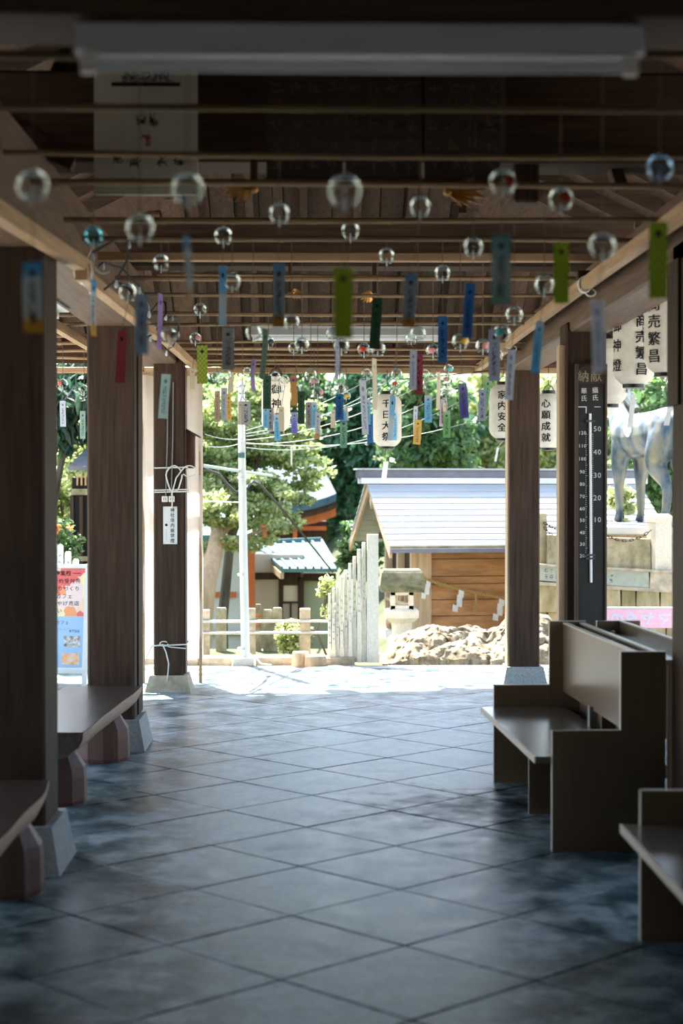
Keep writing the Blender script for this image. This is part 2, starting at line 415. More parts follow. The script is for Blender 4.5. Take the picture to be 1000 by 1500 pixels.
# ------------------------------------------------------------------ roof, soffit, beams
EZ = 2.92
def eave_y(x): return 14.62 + (x + 1.38) * .262  # front eave skewed in plan so its shadow edge slants across the floor
A_, B_, C_, D_ = Vector((-3, -4, EZ)), Vector((3.2, -4, EZ)), Vector((3.2, eave_y(3.2), EZ)), Vector((-3, eave_y(-3), EZ))
P_, Q_ = Vector((.1, -1, 4.45)), Vector((.1, 12, 4.45))
up = Vector((0, 0, .14))
g = G(); b_ = [A_, B_, C_, D_, P_, Q_]
g.add(b_ + [p + up for p in b_], [(0, 3, 5, 4), (3, 2, 5), (2, 1, 4, 5), (1, 0, 4), (6, 10, 11, 9), (9, 11, 8), (8, 11, 10, 7), (7, 10, 6),
                                 (0, 1, 7, 6), (1, 2, 8, 7), (2, 3, 9, 8), (3, 0, 6, 9)])
ceil = g.build('ceiling', 'soffit', kind='structure', label='dark boarded underside of the hipped hall roof')
def front_z(x, y):
    ey = eave_y(x); return EZ + (ey - y) / (eave_y(.1) - 12) * 1.53
xx = -2.9
while xx < 3.1:
    x1 = xx + .19; xm = (xx + x1) / 2
    tt = (xm - D_.x) / (Q_.x - D_.x) if xm < .1 else (C_.x - xm) / (C_.x - Q_.x)
    ya = eave_y(xm); yb = lerp(ya, 12, 1) if False else ya + (12 - eave_y(.1)) * tt
    if tt > .06:
        za, zb = EZ - .004, EZ + 1.53 * tt - .004
        x0b, x1b = xx + .004, x1 - .004
        g = G().hexa([(x0b, ya, za - .022), (x1b, ya, za - .022), (x1b, yb, zb - .022), (x0b, yb, zb - .022)],
                     [(x0b, ya, za), (x1b, ya, za), (x1b, yb, zb), (x0b, yb, zb)])
        g.build('soffit_board', 'soffit', ceil)
    xx = x1
for xm in np.arange(-2.6, 3.0, .42):
    tt = (xm - D_.x) / (Q_.x - D_.x) if xm < .1 else (C_.x - xm) / (C_.x - Q_.x)
    ya = eave_y(xm); yb = ya + (12 - eave_y(.1)) * tt
    G().bar((xm, ya, EZ - .065), (xm, yb, EZ + 1.53 * tt - .065), .06, .08).build('rafter', 'soffit', ceil)
for ym in np.arange(4.5, 12.1, .6):
    for sx in (-1, 1):
        xe = -3 if sx < 0 else 3.2
        G().bar((xe, ym, EZ - .05), (.1, ym, 4.45 - .05), .07, .09).build('rafter', 'wood_beam_x', ceil)
G().box(-3, -.85, -3.2, -3.05, 0, 3.05).box(1.05, 3.2, -3.2, -3.05, 0, 3.05).box(-.85, 1.05, -3.2, -3.05, 2.1, 3.05).build('wall_back_added', 'wood_dark', kind='structure', label='added unseen dark end wall shading the hall, with a doorway to let in light')  # added out of view to darken the interior; opening sized to light the strips
for nm, pts in (('wall_left_added', (-3.05, -2.9, -3.2, 6.0)), ('wall_right_added', (3.1, 3.25, -3.2, 6.0))):  # side walls added out of view to keep sky light off the near aisle
    G().box(pts[0], pts[1], pts[2], pts[3], 0, 3.05).build(nm, 'wood_dark', kind='structure', label='added unseen dark timber side wall shading the near end of the hall')
n_tr = 0
def beam(x0, x1, y0, y1, z0, z1, m, bev=.012):
    global n_tr
    n_tr += 1
    return G().box(x0, x1, y0, y1, z0, z1, bev).build('trim_%d' % n_tr, m, kind='structure')
beam(-1.40, -1.10, -3.0, 13.75, 2.62, 2.98, 'wood_dark_y')
beam(1.60, 1.86, -3.0, 14.1, 2.60, 2.92, 'wood_dark_y')
beam(-1.5, 2.0, 3.62, 3.9, 2.63, 2.98, 'wood_beam_x')
beam(-1.5, 2.0, 7.02, 7.3, 2.98, 3.36, 'wood_beam_x')
beam(-1.5, 2.0, 10.4, 10.65, 3.0, 3.3, 'wood_beam_x')
G().bar((-.92, 7.16, 3.62), (-1.2, 7.16, 2.96), .16, .15, (0, 1, 0)).build('trim_brace', 'wood_dark', kind='structure')
G().bar((-1.0, 7.05, 2.98), (-1.55, 7.05, 3.25), .08, .08, (0, 1, 0)).build('trim_brace', 'wood_dark', kind='structure')
G().box(.84, .95, 7.05, 7.16, 2.82, 3.75, .01).build('trim_strut', 'wood_dark', kind='structure')
G().bar((1.12, 7.2, 3.5), (1.32, 7.2, 2.9), .05, .10, (0, 1, 0)).build('trim_brace', 'wood_dark', kind='structure')
g = G(); g.hexa([(-3.0, eave_y(-3.0) - .05, 2.70), (3.15, eave_y(3.15) - .05, 2.70), (3.15, eave_y(3.15), 2.70), (-3.0, eave_y(-3.0), 2.70)], [(-3.0, eave_y(-3.0) - .05, EZ + .05), (3.15, eave_y(3.15) - .05, EZ + .05), (3.15, eave_y(3.15), EZ + .05), (-3.0, eave_y(-3.0), EZ + .05)])
g.build('trim_fascia', 'soffit_red', kind='structure')
# front fascia lath under the eave and posts that hang the lattice
G().box(-3.0, 2.95, 14.76, 14.82, 2.645, 2.695, .004).build('trim_eave', 'wood_rail_x', kind='structure')
for xh in (-2.4, -1.2, .2, 1.45, 2.6):
    G().box(xh - .02, xh + .02, 14.70, 14.75, 2.66, front_z(xh, 14.72) if eave_y(xh) > 14.75 else EZ + .02).build('trim_hanger', 'wood_dark', kind='structure')

# ------------------------------------------------------------------ pillars
def pillar(label, x0, x1, y0, y1, ztop, m, basem='granite', bw=.055, bh=.17, bz=0):
    t = thing('wooden_pillar', label, 'pillar', ((x0 + x1) / 2, (y0 + y1) / 2, 0))
    G().box(x0, x1, y0, y1, bh - .01, ztop, .012).build('shaft', m, t)
    e = bw; g = G()
    g.hexa([(x0 - e, y0 - e, 0), (x1 + e, y0 - e, 0), (x1 + e, y1 + e, 0), (x0 - e, y1 + e, 0)],
           [(x0 - e * .45, y0 - e * .45, bh), (x1 + e * .45, y0 - e * .45, bh), (x1 + e * .45, y1 + e * .45, bh), (x0 - e * .45, y1 + e * .45, bh)])
    g.build('base_stone', basem, t)
    return t
PL1 = pillar('thick dark wooden pillar beside the wavy-edged log bench', -1.50, -1.125, 7.0, 7.36, 2.7, 'wood_dark', bw=.07, bh=.2)
PL2 = pillar('dark wooden pillar at the end of the long slab bench', -1.40, -1.11, 10.34, 10.72, 2.7, 'wood_dark', bw=.07, bh=.19)
PL3 = pillar('brown wooden pillar with white notice and tied cord before a cream screen', -1.283, -1.045, 13.38, 13.62, 2.72, 'wood_dark', 'granite_warm', bw=.065, bh=.13)
PR1 = pillar('dark wooden pillar beside the writing counter behind the bench', 1.60, 1.9, 7.10, 7.46, 2.7, 'wood_dark')
PR2 = pillar('dark wooden pillar carrying the tall thermometer board', 1.575, 1.83, 10.46, 10.72, 2.66, 'wood_dark')
PR3 = pillar('dark brown wooden pillar on pale stone in front of the shrine rock', 1.617, 1.865, 13.80, 14.05, 2.66, 'wood_dark', 'granite', bw=.06, bh=.15)
pillar('dark wooden pillar holding the crossbeam with the large lamp', -1.46, -1.14, 3.6, 3.92, 2.7, 'wood_dark')
pillar('dark wooden pillar beside the near panelled bench end', 1.60, 1.9, 3.6, 3.92, 2.7, 'wood_dark')
# dark cover board on the near right pillar, lath on thermometer pillar and screen-side strips
G().box(1.585, 1.60, 7.28, 7.50, 1.98, 2.62).build('cover_board', 'wood_dark', PR1)
G().box(1.540, 1.575, 10.50, 10.62, 0, 2.52).build('lath_or_lit_side', 'shrine_pale', PR2)
G().box(1.60, 1.617, 13.83, 14.0, .15, 2.6).build('lath_or_lit_side', 'shrine_pale', PR3)  # pale strip stands in for bounce light on this pillar's side face
G().box(-1.045, -1.03, 13.42, 13.60, .14, 2.6).build('lath_or_lit_side', 'log_leg', PL3)
G().box(-1.11, -1.10, 10.5, 10.75, .2, 2.6).build('lath_or_lit_side', 'wood_dark', PL2)

# ------------------------------------------------------------------ rails and bamboo lattice
rl = thing('ceiling_rail', 'pale timber rail with rope-tied joint running above the log benches', 'rail', (-1.06, 4.5, 2.5))
G().bar((-1.075, 4.6, 2.50), (-1.06, 7.9, 2.645), .055, .06).build('rail_length', 'wood_rail', rl)
G().bar((-1.055, 7.6, 2.585), (-1.06, 11.4, 2.655), .055, .055).build('rail_length', 'wood_rail', rl)
G().bar((-1.0, 11.1, 2.62), (-1.0, 14.85, 2.66), .05, .055).build('rail_length', 'wood_rail', rl)
g = G()
for dz in (0, .012, .024, .036): g.tube([(-1.06 + .037 * math.cos(a), 7.70 + dz * 2, 2.61 + .052 * math.sin(a)) for a in np.linspace(0, 6.28, 13)], .006, 6)
g.tube(catenary((-1.02, 7.75, 2.64), (-.95, 7.78, 2.62), .02, 5), .005, 6); g.tube([(-1.05, 7.75, 2.67), (-1.03, 7.76, 2.72), (-1.05, 7.77, 2.80)], .004, 6)
g.build('rope_binding', 'cord', rl)
rr_ = thing('ceiling_rail', 'pale timber rail tied with white rope above the panelled benches', 'rail', (1.47, 5, 2.7))
G().bar((1.47, 4.4, 2.70), (1.47, 9.2, 2.725), .05, .06).build('rail_length', 'wood_rail', rr_)
G().bar((1.465, 9.15, 2.725), (1.45, 12.9, 2.715), .05, .06).build('rail_length', 'wood_rail', rr_)
G().bar((1.45, 12.6, 2.68), (1.44, 15.1, 2.69), .05, .055).build('rail_length', 'wood_rail', rr_)
for yk in (9.05, 12.6):
    g = G()
    for dz in (0, .015, .03): g.tube([(1.467 + .034 * math.cos(a), yk + dz, 2.722 + .042 * math.sin(a)) for a in np.linspace(0, 6.28, 13)], .006, 6)
    g.tube([(1.50 + .028 * math.sin(a), yk + .02, 2.70 + .02 * math.cos(a) - .02) for a in np.linspace(.3, 5.6, 10)], .005, 6)
    g.build('rope_binding', 'cord', rr_)
for yk in (9.1, 12.7): G().box(1.43, 1.51, yk - .03, yk + .03, 2.755, 2.80, .004).build('clip_block', 'wood_dark', rr_)
rl2 = thing('ceiling_rail', 'pale timber rail in the outer bay beyond the dark pillars', 'rail', (-1.7, 10, 2.6))
G().bar((-1.70, 9.4, 2.68), (-1.70, 12.7, 2.70), .05, .06).build('rail_length', 'wood_rail', rl2)
G().bar((-1.68, 12.6, 2.665), (-1.68, 14.8, 2.68), .05, .055).build('rail_length', 'wood_rail', rl2)
rl3 = thing('ceiling_rail', 'timber rail at the eave outside the dark pillars', 'rail', (-2.7, 10, 2.7))
G().bar((-2.75, 8.6, 2.70), (-2.75, 14.8, 2.68), .05, .06).build('rail_length', 'wood_rail', rl3)
ROWS = [(4.0, 2.80), (4.6, 2.80)]
for Y, py in ((5.25, 160), (5.96, 227), (6.53, 270), (7.39, 322), (7.99, 351), (8.57, 377), (9.3, 408), (10.0, 432), (10.9, 460), (11.4, 475), (12.5, 501), (12.95, 511), (13.45, 519), (13.95, 526), (14.4, 534)):
    ROWS.append((Y, at(520, py, Y).z))
bn = 0
def bamboo(x0, x1, Y, z, r, label, group):
    t = thing('bamboo_pole', label, 'bamboo pole', ((x0 + x1) / 2, Y, z - r), group=group)
    pts = []; rs = []; x = x0; ph = random.uniform(0, 6); tilt = random.uniform(-.007, .007)
    nodes = [x0]
    while nodes[-1] < x1 - .25: nodes.append(nodes[-1] + random.uniform(.26, .36))
    nodes.append(x1)
    for i in range(len(nodes) - 1):
        for s_ in ((0.0, 1.16), (.04, .98), (.5, .96), (.95, 1.0)):
            xx_ = lerp(nodes[i], nodes[i + 1], s_[0]); u = (xx_ - x0) / (x1 - x0)
            pts.append((xx_, Y + .006 * math.sin(u * 5 + ph), z + .007 * math.sin(u * 4 + ph) + tilt * (u - .5) * 2)); rs.append(r * s_[1] * lerp(1.08, .88, u))
    pts.append((x1, Y, z + tilt)); rs.append(r * .9)
    G().tube(pts, rs, 8).build('culm', 'bamboo', t, smooth=50)
for i, (Y, z) in enumerate(ROWS):
    if abs(Y - 8.57) < .01:
        G().box(-1.15, 1.55, Y - .025, Y + .025, z - .022, z + .022, .004).build('timber_batten', 'wood_rail_x', label='square pale timber batten among the bamboo poles under the roof', cat='batten', auto=True)
        continue
    bamboo(-1.28, 1.58, Y, z, random.uniform(.0105, .0145), 'thin dry bamboo pole laid across the rails under the roof', 'bamboo poles over the aisle')
bamboo(-.9, 1.5, 9.62, ROWS[8][1] + .05, .013, 'thin dry bamboo pole laid across the rails under the roof', 'bamboo poles over the aisle')
bamboo(-1.2, .9, 13.2, ROWS[13][1] + .02, .012, 'thin dry bamboo pole laid across the rails under the roof', 'bamboo poles over the aisle')
for Y in (9.9, 10.7, 11.5, 12.3, 12.9, 13.6, 14.2):
    bamboo(-2.85, -1.42, Y, 2.735, .015, 'thin bamboo pole of the outer bay lattice beyond the dark pillars', 'bamboo poles of the outer bay')

# ------------------------------------------------------------------ unlit fluorescent fixtures
def fixture(label, c, L, w, h, axis, cap=True):
    t = thing('fluorescent_fixture', label, 'ceiling light', c); c = Vector(c)
    ax = Vector((1, 0, 0)) if axis == 'x' else Vector((0, 1, 0)); sd_ = Vector((0, 1, 0)) if axis == 'x' else Vector((1, 0, 0))
    fn = lambda a, b, u: c + sd_ * a + Vector((0, 0, b)) + ax * u
    G().prism([(-w / 2, 0), (w / 2, 0), (w * .36, h * .75), (w * .36, h), (-w * .36, h), (-w * .36, h * .75)], -L / 2, L / 2, fn).build('housing', 'metal_white', t)
    G().tube([fn(0, -.019, -L / 2 + .03), fn(0, -.019, L / 2 - .03)], .0155, 12).build('tube', 'tube', t, smooth=True)
    for s_ in (-1, 1):
        u = s_ * (L / 2 - .022)
        G().obox(fn(0, -.016, u), ax * .014, sd_ * .018, Vector((0, 0, .022))).build('lamp_holder', 'lampend', t)
    return t
pa, pb = at(113, 90, 3.74), at(938, 86, 3.74)
fixture('large unlit white fluorescent lamp under the dark crossbeam', ((pa.x + pb.x) / 2, 3.74, pa.z + .012), pb.x - pa.x, .12, .075, 'x')
pa, pb = at(368, 496, 12.0), at(643, 496, 12.0)
fx = fixture('unlit white fluorescent lamp between far bamboo poles', ((pa.x + pb.x) / 2, 12.0, pa.z + .02), pb.x - pa.x, .16, .065, 'x')
for xx_ in (pa.x + .15, pb.x - .15): G().tube([(xx_, 12.0, pa.z + .07), (xx_, 12.0, 4.45 - abs(xx_ - .1) * .49)], .004, 6).build('hanger_rod', 'cable', fx)
fixture('unlit fluorescent lamp along the beam over the slab bench', (-1.44, 8.75, 2.60), 1.25, .15, .06, 'y')
fixture('unlit fluorescent lamp along the beam before the cream screen', (-1.36, 11.9, 2.60), 1.25, .12, .05, 'y')

# ------------------------------------------------------------------ boards hung on the tie beam
def blot(g, c, h, n=9, ydir=-1):
    """an illegible brushed mark"""
    for i in range(n):
        a = random.choice([0, 0, 1.57, 1.57, .7, -.7]) + random.uniform(-.2, .2); L = h * random.uniform(.25, .8)
        x = c[0] + random.uniform(-.32, .32) * h; z = c[2] + random.uniform(-.38, .38) * h; w = h * .07
        dx, dz = math.cos(a) * L / 2, math.sin(a) * L / 2; nx_, nz_ = -math.sin(a) * w / 2, math.cos(a) * w / 2
        g.add([(x - dx - nx_, c[1], z - dz - nz_), (x + dx - nx_, c[1], z + dz - nz_), (x + dx + nx_, c[1], z + dz + nz_), (x - dx + nx_, c[1], z - dz + nz_)], [(0, 1, 2, 3)])
M['poster'] = mat('cream poster', (.52, .50, .39), .8, .08)
YB = 6.98
a, b = at(138, 285, YB), at(289, 92, YB)
t = thing('hanging_notice', 'cream notice board with brushed characters hanging under the roof', 'notice', ((a.x + b.x) / 2, YB, a.z))
G().box(a.x, b.x, YB, YB + .02, a.z, b.z).build('board', 'poster', t)
g = G(); yf = YB - .003
q0, q1 = at(163, 126, yf), at(264, 121, yf); g.box(q0.x, q1.x, yf, yf + .002, q0.z, q1.z)
for px, py, h in ((207, 176, .05), (225, 176, .05), (172, 234, .05), (197, 234, .05), (237, 234, .05), (262, 234, .05)): p = at(px, py, yf); blot(g, (p.x, yf, p.z), h, 12)
for px in (185, 197, 215, 230, 245): p = at(px, 112, yf); blot(g, (p.x, yf, p.z), .05, 8)
g.build('lettering', 'ink', t, kind='stuff')
g = G(); p = at(215, 206, yf); blot(g, (p.x, yf, p.z), .05, 14); g.build('red_seal', 'paint_red', t)
a, b = at(388, 268, YB), at(735, 100, YB)
t = thing('carved_board', 'wide dark board with faint carved writing hanging under the roof', 'sign board', ((a.x + b.x) / 2, YB, a.z))
M['board_dark'] = wood('dark board', (.026, .018, .012), (.060, .042, .028), 'x')
g = G(); g.box(a.x, b.x, YB - .01, YB + .03, b.z - .02, b.z); g.box(a.x, b.x, YB - .01, YB + .03, a.z, a.z + .02); g.build('frame', 'wood_dark', t)
for i in range(3):
    x0 = lerp(a.x, b.x, i / 3) + .006; x1 = lerp(a.x, b.x, (i + 1) / 3) - .006
    pn = G().box(x0, x1, YB, YB + .02, a.z + .02, b.z - .02).build('panel', 'board_dark', t)
    g = G()
    for ii in range(4):
        for jj in range(5): blot(g, (lerp(x0, x1, (ii + .5) / 4), YB - .002, lerp(a.z + .04, b.z - .04, (jj + .5) / 5)), .06, 7)
    g.build('carved_writing', 'wood_dark_y', pn, kind='stuff')
# gilded carved wing ornaments under the tie beams
def wing(label, c, s_, L):
    c = Vector(c); t = thing('carved_ornament', label, 'ornament', c)
    for k in range(7):
        u = k / 6; a0 = lerp(.9, -.5, u); ln = L * lerp(.55, 1, math.sin(u * 2.6)); w = .012 + .006 * math.sin(u * 3)
        d = Vector((math.cos(a0) * s_, -.1, -math.sin(a0) * .9)); p1 = c + d * ln
        nrm = Vector((-d.z, 0, d.x)).normalized() * w
        m_ = c + d * ln * .55 + Vector((0, -.012, .012))
        G().hexa([c - nrm * .5, m_ - nrm, p1, c + nrm * .5], [c - nrm * .5 + Vector((0, .01, 0)), m_ - nrm + Vector((0, .01, 0)), p1 + Vector((0, .004, 0)), m_ + nrm + Vector((0, .01, 0))]).build('feather', 'gold', t)
    G().lathe([(0, -.02), (.016, -.012), (.02, 0), (.014, .014), (0, .02)], 10, c).build('boss', 'gold', t, smooth=True)
p = at(372, 278, 7.0); wing('gilded carved wing ornament above the round clear glass globes', p + Vector((0, -.02, 0)), -1, .13)
p = at(655, 282, 7.0); wing('gilded carved wing ornament beside the red-fish glass chime', p + Vector((0, -.02, 0)), 1, .17)
p = at(425, 432, 10.35); wing('small gilded ornament on the far tie beam near the lamp end', p + Vector((0, -.02, 0)), 1, .08)
p = at(548, 436, 10.35); wing('small gilded ornament on the far tie beam behind the dark green strip', p + Vector((0, -.02, 0)), -1, .09)
for px in (372, 655): p = at(px, 276, 7.0); G().box(p.x - .015, p.x + .015, 6.97, 7.05, p.z, 3.0).build('trim_hook', 'wood_dark', kind='structure')
for px in (425, 548): p = at(px, 430, 10.35); G().box(p.x - .012, p.x + .012, 10.33, 10.44, p.z, 3.02).build('trim_hook', 'wood_dark', kind='structure')
# ------------------------------------------------------------------ panelled benches
def bench(label, loc, rz, L=1.76):
    t = loc_thing('panelled_bench', label, 'bench', loc, rz)
    prof = [(0, 0), (.507, 0), (.507, .884), (.307, .884), (.307, .534), (0, .534)]
    for y in (0, L):
        e = G().prism(prof, y, y + .026, lambda a, b, u: (a, u, b)).build('end_panel', 'bench_board', t)
        g = G(); w = .004
        for (x0, z0), (x1, z1) in zip(prof[2:], prof[3:] + prof[:1]):
            g.box(min(x0, x1) - w, max(x0, x1) + w * .0, y - .001, y + .027, min(z0, z1), max(z0, z1) + w)
        g.build('edge_banding', 'board_edge', e)
    G().box(-.072, .39, .028, L - .002, .388, .418, .002).build('seat', 'bench_seat', t)
    G().box(-.078, -.072, .028, L - .002, .388, .419).build('seat_edge', 'board_edge', t)
    G().box(.04, .37, L / 2 - .013, L / 2 + .013, 0, .388).build('support_panel', 'bench_board', t)
    G().box(.30, .325, .028, L - .002, .30, .388).build('seat_apron', 'bench_board', t)
    bk = G().box(.378, .402, .026, L, .50, .872).build('backrest', 'bench_board', t)
    G().box(.376, .404, .026, L, .872, .880).build('top_strip', 'board_edge', bk)
    b2 = G().box(.470, .494, .026, L, .06, .872).build('rear_board', 'bench_board', t)
    G().box(.468, .496, .026, L, .872, .880).build('top_strip', 'board_edge', b2)
    G().box(.402, .470, L / 2 - .02, L / 2 + .02, 0, .86).build('inner_post', 'bench_board', t)
    G().box(.36, .40, .95, 1.0, .41, .52).build('bracket', 'conduit', t)
    return t
bench('brown panelled wooden bench with high back in front of the thermometer pillar', (1.06, 7.4, 0), R(2.28))
bench('brown panelled wooden bench in deep shade facing the wavy-edged log bench', (1.163, 5.94 - 1.786, 0), 0)
t = loc_thing('writing_counter', 'brown wooden counter with raised rails behind the panelled bench', 'counter', (1.06, 7.4, 0), R(2.28))
G().box(.545, .80, .20, 1.76, .805, .83, .002).build('top', 'bench_seat', t)
G().box(.545, .557, .20, 1.76, .78, .845).build('front_lip', 'board_edge', t)
G().box(.557, .572, .24, 1.72, .46, .805).build('front_panel', 'bench_board', t)
G().box(.685, .705, .20, 1.76, .83, .885).build('rail', 'bench_board', t)
G().box(.683, .707, .20, 1.76, .885, .892).build('rail_cap', 'board_edge', t)
G().box(.56, .80, 1.72, 1.76, 0, .89, .003).build('end_panel', 'bench_board', t)
G().box(.58, .80, .24, .28, 0, .805, .003).build('end_panel', 'bench_board', t)
G().box(.56, .58, .24, 1.72, .28, .34).build('stretcher', 'bench_board', t)
G().lathe([(0, 0), (.012, .002), (.012, .014), (0, .018)], 10, (.62, 1.60, .83)).build('screw_cap', 'board_edge', t)

# ------------------------------------------------------------------ log slab benches
def slab_bench(label, x0, y0, x1, y1, depth, waves, legs):
    t = thing('log_bench', label, 'bench', ((x0 + x1) / 2 - depth / 2, (y0 + y1) / 2, 0))
    n = 26; sec = [(-.0, .42), (-.004, .385), (-.03, .335), (-.085, .295), (-.16, .275)]
    ed = [lambda u, d=d, z=z: Vector((lerp(x0, x1, u) + d + waves * (math.sin(u * 9.2 + 1) * .6 + math.sin(u * 17) * .4) * (1 if d > -.1 else .5), lerp(y0, y1, u), z)) for d, z in sec]
    back = [lambda u: Vector((lerp(x0, x1, u) - depth, lerp(y0, y1, u), .275)), lambda u: Vector((lerp(x0, x1, u) - depth, lerp(y0, y1, u), .42))]
    fns = ed + back; m = len(fns); vs = []; fs = []
    for i in range(n + 1): vs += [f(i / n) for f in fns]
    for i in range(n):
        for k in range(m):
            fs.append((i * m + k, i * m + (k + 1) % m, (i + 1) * m + (k + 1) % m, (i + 1) * m + k))
    fs += [tuple(range(m)), tuple(n * m + k for k in range(m - 1, -1, -1))]
    sl = G().add(vs, fs).build('slab', 'log_top', t)
    vs = []; fs = []
    for i in range(n + 1):
        for f, (d, z) in zip(ed[:4], sec[:4]): p = f(i / n); vs.append(p + Vector((.004, 0, -.001 if z > .4 else -.003)))
    for i in range(n):
        for k in range(3): fs.append((i * 4 + k, i * 4 + k + 1, i * 4 + k + 5, i * 4 + k + 4))
    G().add(vs, fs).build('bark_edge', 'log_edge', sl, smooth=60)
    for lx, ly, r in legs:
        g = G(); g.lathe([(r * .97, 0), (r * 1.0, .02), (r * .99, .14), (r * .96, .19), (r * .62, .278), (r * .55, .30)], 11, (lx, ly, 0))
        g.build('stump_leg', 'log_leg', t)
slab_bench('wavy-edged dark log bench beside the thick dark pillar', -1.055, 4.95, -1.075, 6.86, .46, .016, [(-1.245, 6.70, .165), (-1.26, 5.2, .165)])
slab_bench('long straight dark slab bench between the two dark pillars', -1.138, 8.2, -1.045, 10.16, .46, .005, [(-1.335, 8.62, .165), (-1.265, 10.0, .165)])

# ------------------------------------------------------------------ thermometer board on the pillar
yT = 10.40
a, b = at(842, 935, yT), at(888, 533, yT)
tm = thing('thermometer_board', 'tall black thermometer board with Fahrenheit and Celsius scales on a pillar', 'thermometer', ((a.x + b.x) / 2, yT, a.z))
M['thermo_black'] = mat('thermometer black board', (.014, .014, .013), .4, .2)
M['thermo_frame'] = wood('dark red frame', (.028, .014, .010), (.060, .030, .021))
G().box(a.x, b.x, yT, yT + .06, a.z, b.z).build('backboard', 'thermo_black', tm)
fw = at(846.3, 600, yT).x - a.x
for x0, x1 in ((a.x - .004, a.x + fw), (b.x - fw * .7, b.x + .003)):
    G().box(x0, x1, yT - .018, yT + .02, a.z, b.z, .004).build('frame_side', 'thermo_frame', tm)
hd = at(865, 562, yT).z
# rounded red-brown head panel
g = G(); pts = [(a.x + fw, hd)] + [(lerp(a.x + fw, b.x - fw * .7, u), b.z - .035 + .03 * math.sin(u * math.pi)) for u in np.linspace(0, 1, 9)] + [(b.x - fw * .7, hd)]
g.prism(pts, yT - .010, yT, lambda p, q, u: (p, u, q)); g.build('head_panel', 'thermo_frame', tm)
def flat(px, py, y):
    c = at(px, py, y); return lambda p, q: (c.x + p, y, c.z + q)
y1_ = yT - .012
g = G(); g.text('納', flat(854, 551, y1_), .074, off=.004); g.text('献', flat(873, 551, y1_), .074, off=.004); g.build('gilt_lettering', 'pale_gold', tm)
y1_ = yT - .0015
g = G(); g.text('華氏', flat(855, 578, y1_), .040, gap=1.15, off=.0); g.text('攝氏', flat(871.5, 577, y1_), .040, gap=1.15, off=.0)
for st, py in zip(('120', '110', '100', '90', '80', '70', '60', '50', '40', '30', '20'), (634, 653, 672, 691, 709, 727, 745, 762, 780, 797, 814)):
    g.text(st, flat(852.5, py, y1_), .030, vertical=False, gap=.95, off=.01)
for st, py in zip(('50', '40', '30', '20', '10'), (628, 662, 696, 729, 761)):
    g.text(st, flat(874.5, py, y1_), .046, vertical=False, gap=.95, off=-.005)
c0, c1 = at(846, 596, y1_), at(859, 595, y1_); g.box(c0.x, c1.x, y1_, y1_ + .001, c0.z - .003, c0.z + .003); g.box(c1.x - .006, c1.x, y1_, y1_ + .001, c0.z - .04, c0.z)
c0 = at(875, 596, y1_); g.box(c0.x - .02, c0.x + .02, y1_, y1_ + .001, c0.z - .002, c0.z + .002)
for i in range(60):
    z = lerp(at(860, 636, y1_).z, at(860, 815, y1_).z, i / 59); x = at(858, 700, y1_).x
    g.box(x - .003, x + (.006 if i % 5 else .012) - .003, y1_, y1_ + .001, z - .0013, z + .0013)
    x = at(868.5, 700, y1_).x; g.box(x - (.006 if i % 5 else .012), x, y1_, y1_ + .001, z - .0013, z + .0013)
g.build('scale_lettering', 'white_paint', tm, kind='stuff')
c0, c1 = at(863.5, 606, yT), at(865, 853, yT)
g = G(); g.tube([(c0.x, yT - .012, c0.z), (c1.x, yT - .012, c1.z)], .0085, 10); g.build('glass_tube', 'tube', tm, smooth=True)
g = G()
for py in (617, 813, 818): p = at(864, py, yT); g.box(p.x - .03, p.x + .03, yT - .022, yT, p.z - .006, p.z + .006)
g.build('tube_clamp', 'ink_soft', tm)

# ------------------------------------------------------------------ fittings on the brown pillar
yP = 13.378
def tied(px0, px1, py, dz=.004): 
    p0, p1 = at(px0, py, yP - .006), at(px1, py, yP - .006); return p0, p1
nt_ = thing('notice_plate', 'small white notice plate with vertical black lettering screwed to a pillar', 'notice', at(249, 797, yP))
a, b = at(239, 797, yP), at(259.5, 742, yP)
G().box(a.x, b.x, yP - .004, yP, a.z, b.z).build('plate', 'white_paint', nt_)
g = G(); g.text('神社境内厳禁煙', flat(252.5, 769.5, yP - .006), .036, gap=1.13, off=.01)
for i in range(7): p = at(243.5, 776 + i * 2.5, yP - .006); blot(g, (p.x, yP - .006, p.z), .010, 5)
p = at(243.5, 769, yP - .006); g.lathe([(0, 0), (.011, 0)], 10, (0, 0, 0), cap=False); n_ = len(g.v)
g.v[-20:] = [(p.x + v[0], yP - .0065, p.z + v[1]) for v in g.v[-20:]]
g.build('lettering', 'ink', nt_, kind='stuff')
g = G()
for px, py in ((240.5, 744), (258, 744), (240.5, 795.5), (258, 795.5)): p = at(px, py, yP - .006); g.box(p.x - .004, p.x + .004, yP - .007, yP - .004, p.z - .004, p.z + .004)
g.build('screw', 'steel', nt_)
for px in (241.5, 251.5):
    o = thing('power_socket', 'small cream power socket above the white notice on a pillar', 'socket', at(px, 735, yP), group='power sockets on the pillar')
    p = at(px, 731, yP); G().box(p.x - .024, p.x + .024, yP - .018, yP, p.z - .024, p.z + .024, .004).build('plate', 'lampend', o)
    G().box(p.x - .010, p.x - .006, yP - .0185, yP - .017, p.z - .008, p.z + .008).build('slot', 'ink', o); G().box(p.x + .006, p.x + .010, yP - .0185, yP - .017, p.z - .008, p.z + .008).build('slot', 'ink', o)
for px, ps in ((243, 575), (251, 560)):
    p0, p1 = at(px + 3, ps, yP), at(px, 727, yP)
    g = G(); g.tube([(p0.x, yP - .010, p0.z), (lerp(p0.x, p1.x, .5) + .004, yP - .010, lerp(p0.z, p1.z, .5)), (p1.x, yP - .010, p1.z)], .0055, 8)
    g.build('conduit', 'conduit', label='thin grey conduit running down the pillar to its sockets', cat='conduit', group='conduits on the pillar', smooth=True, auto=True)
g = G()
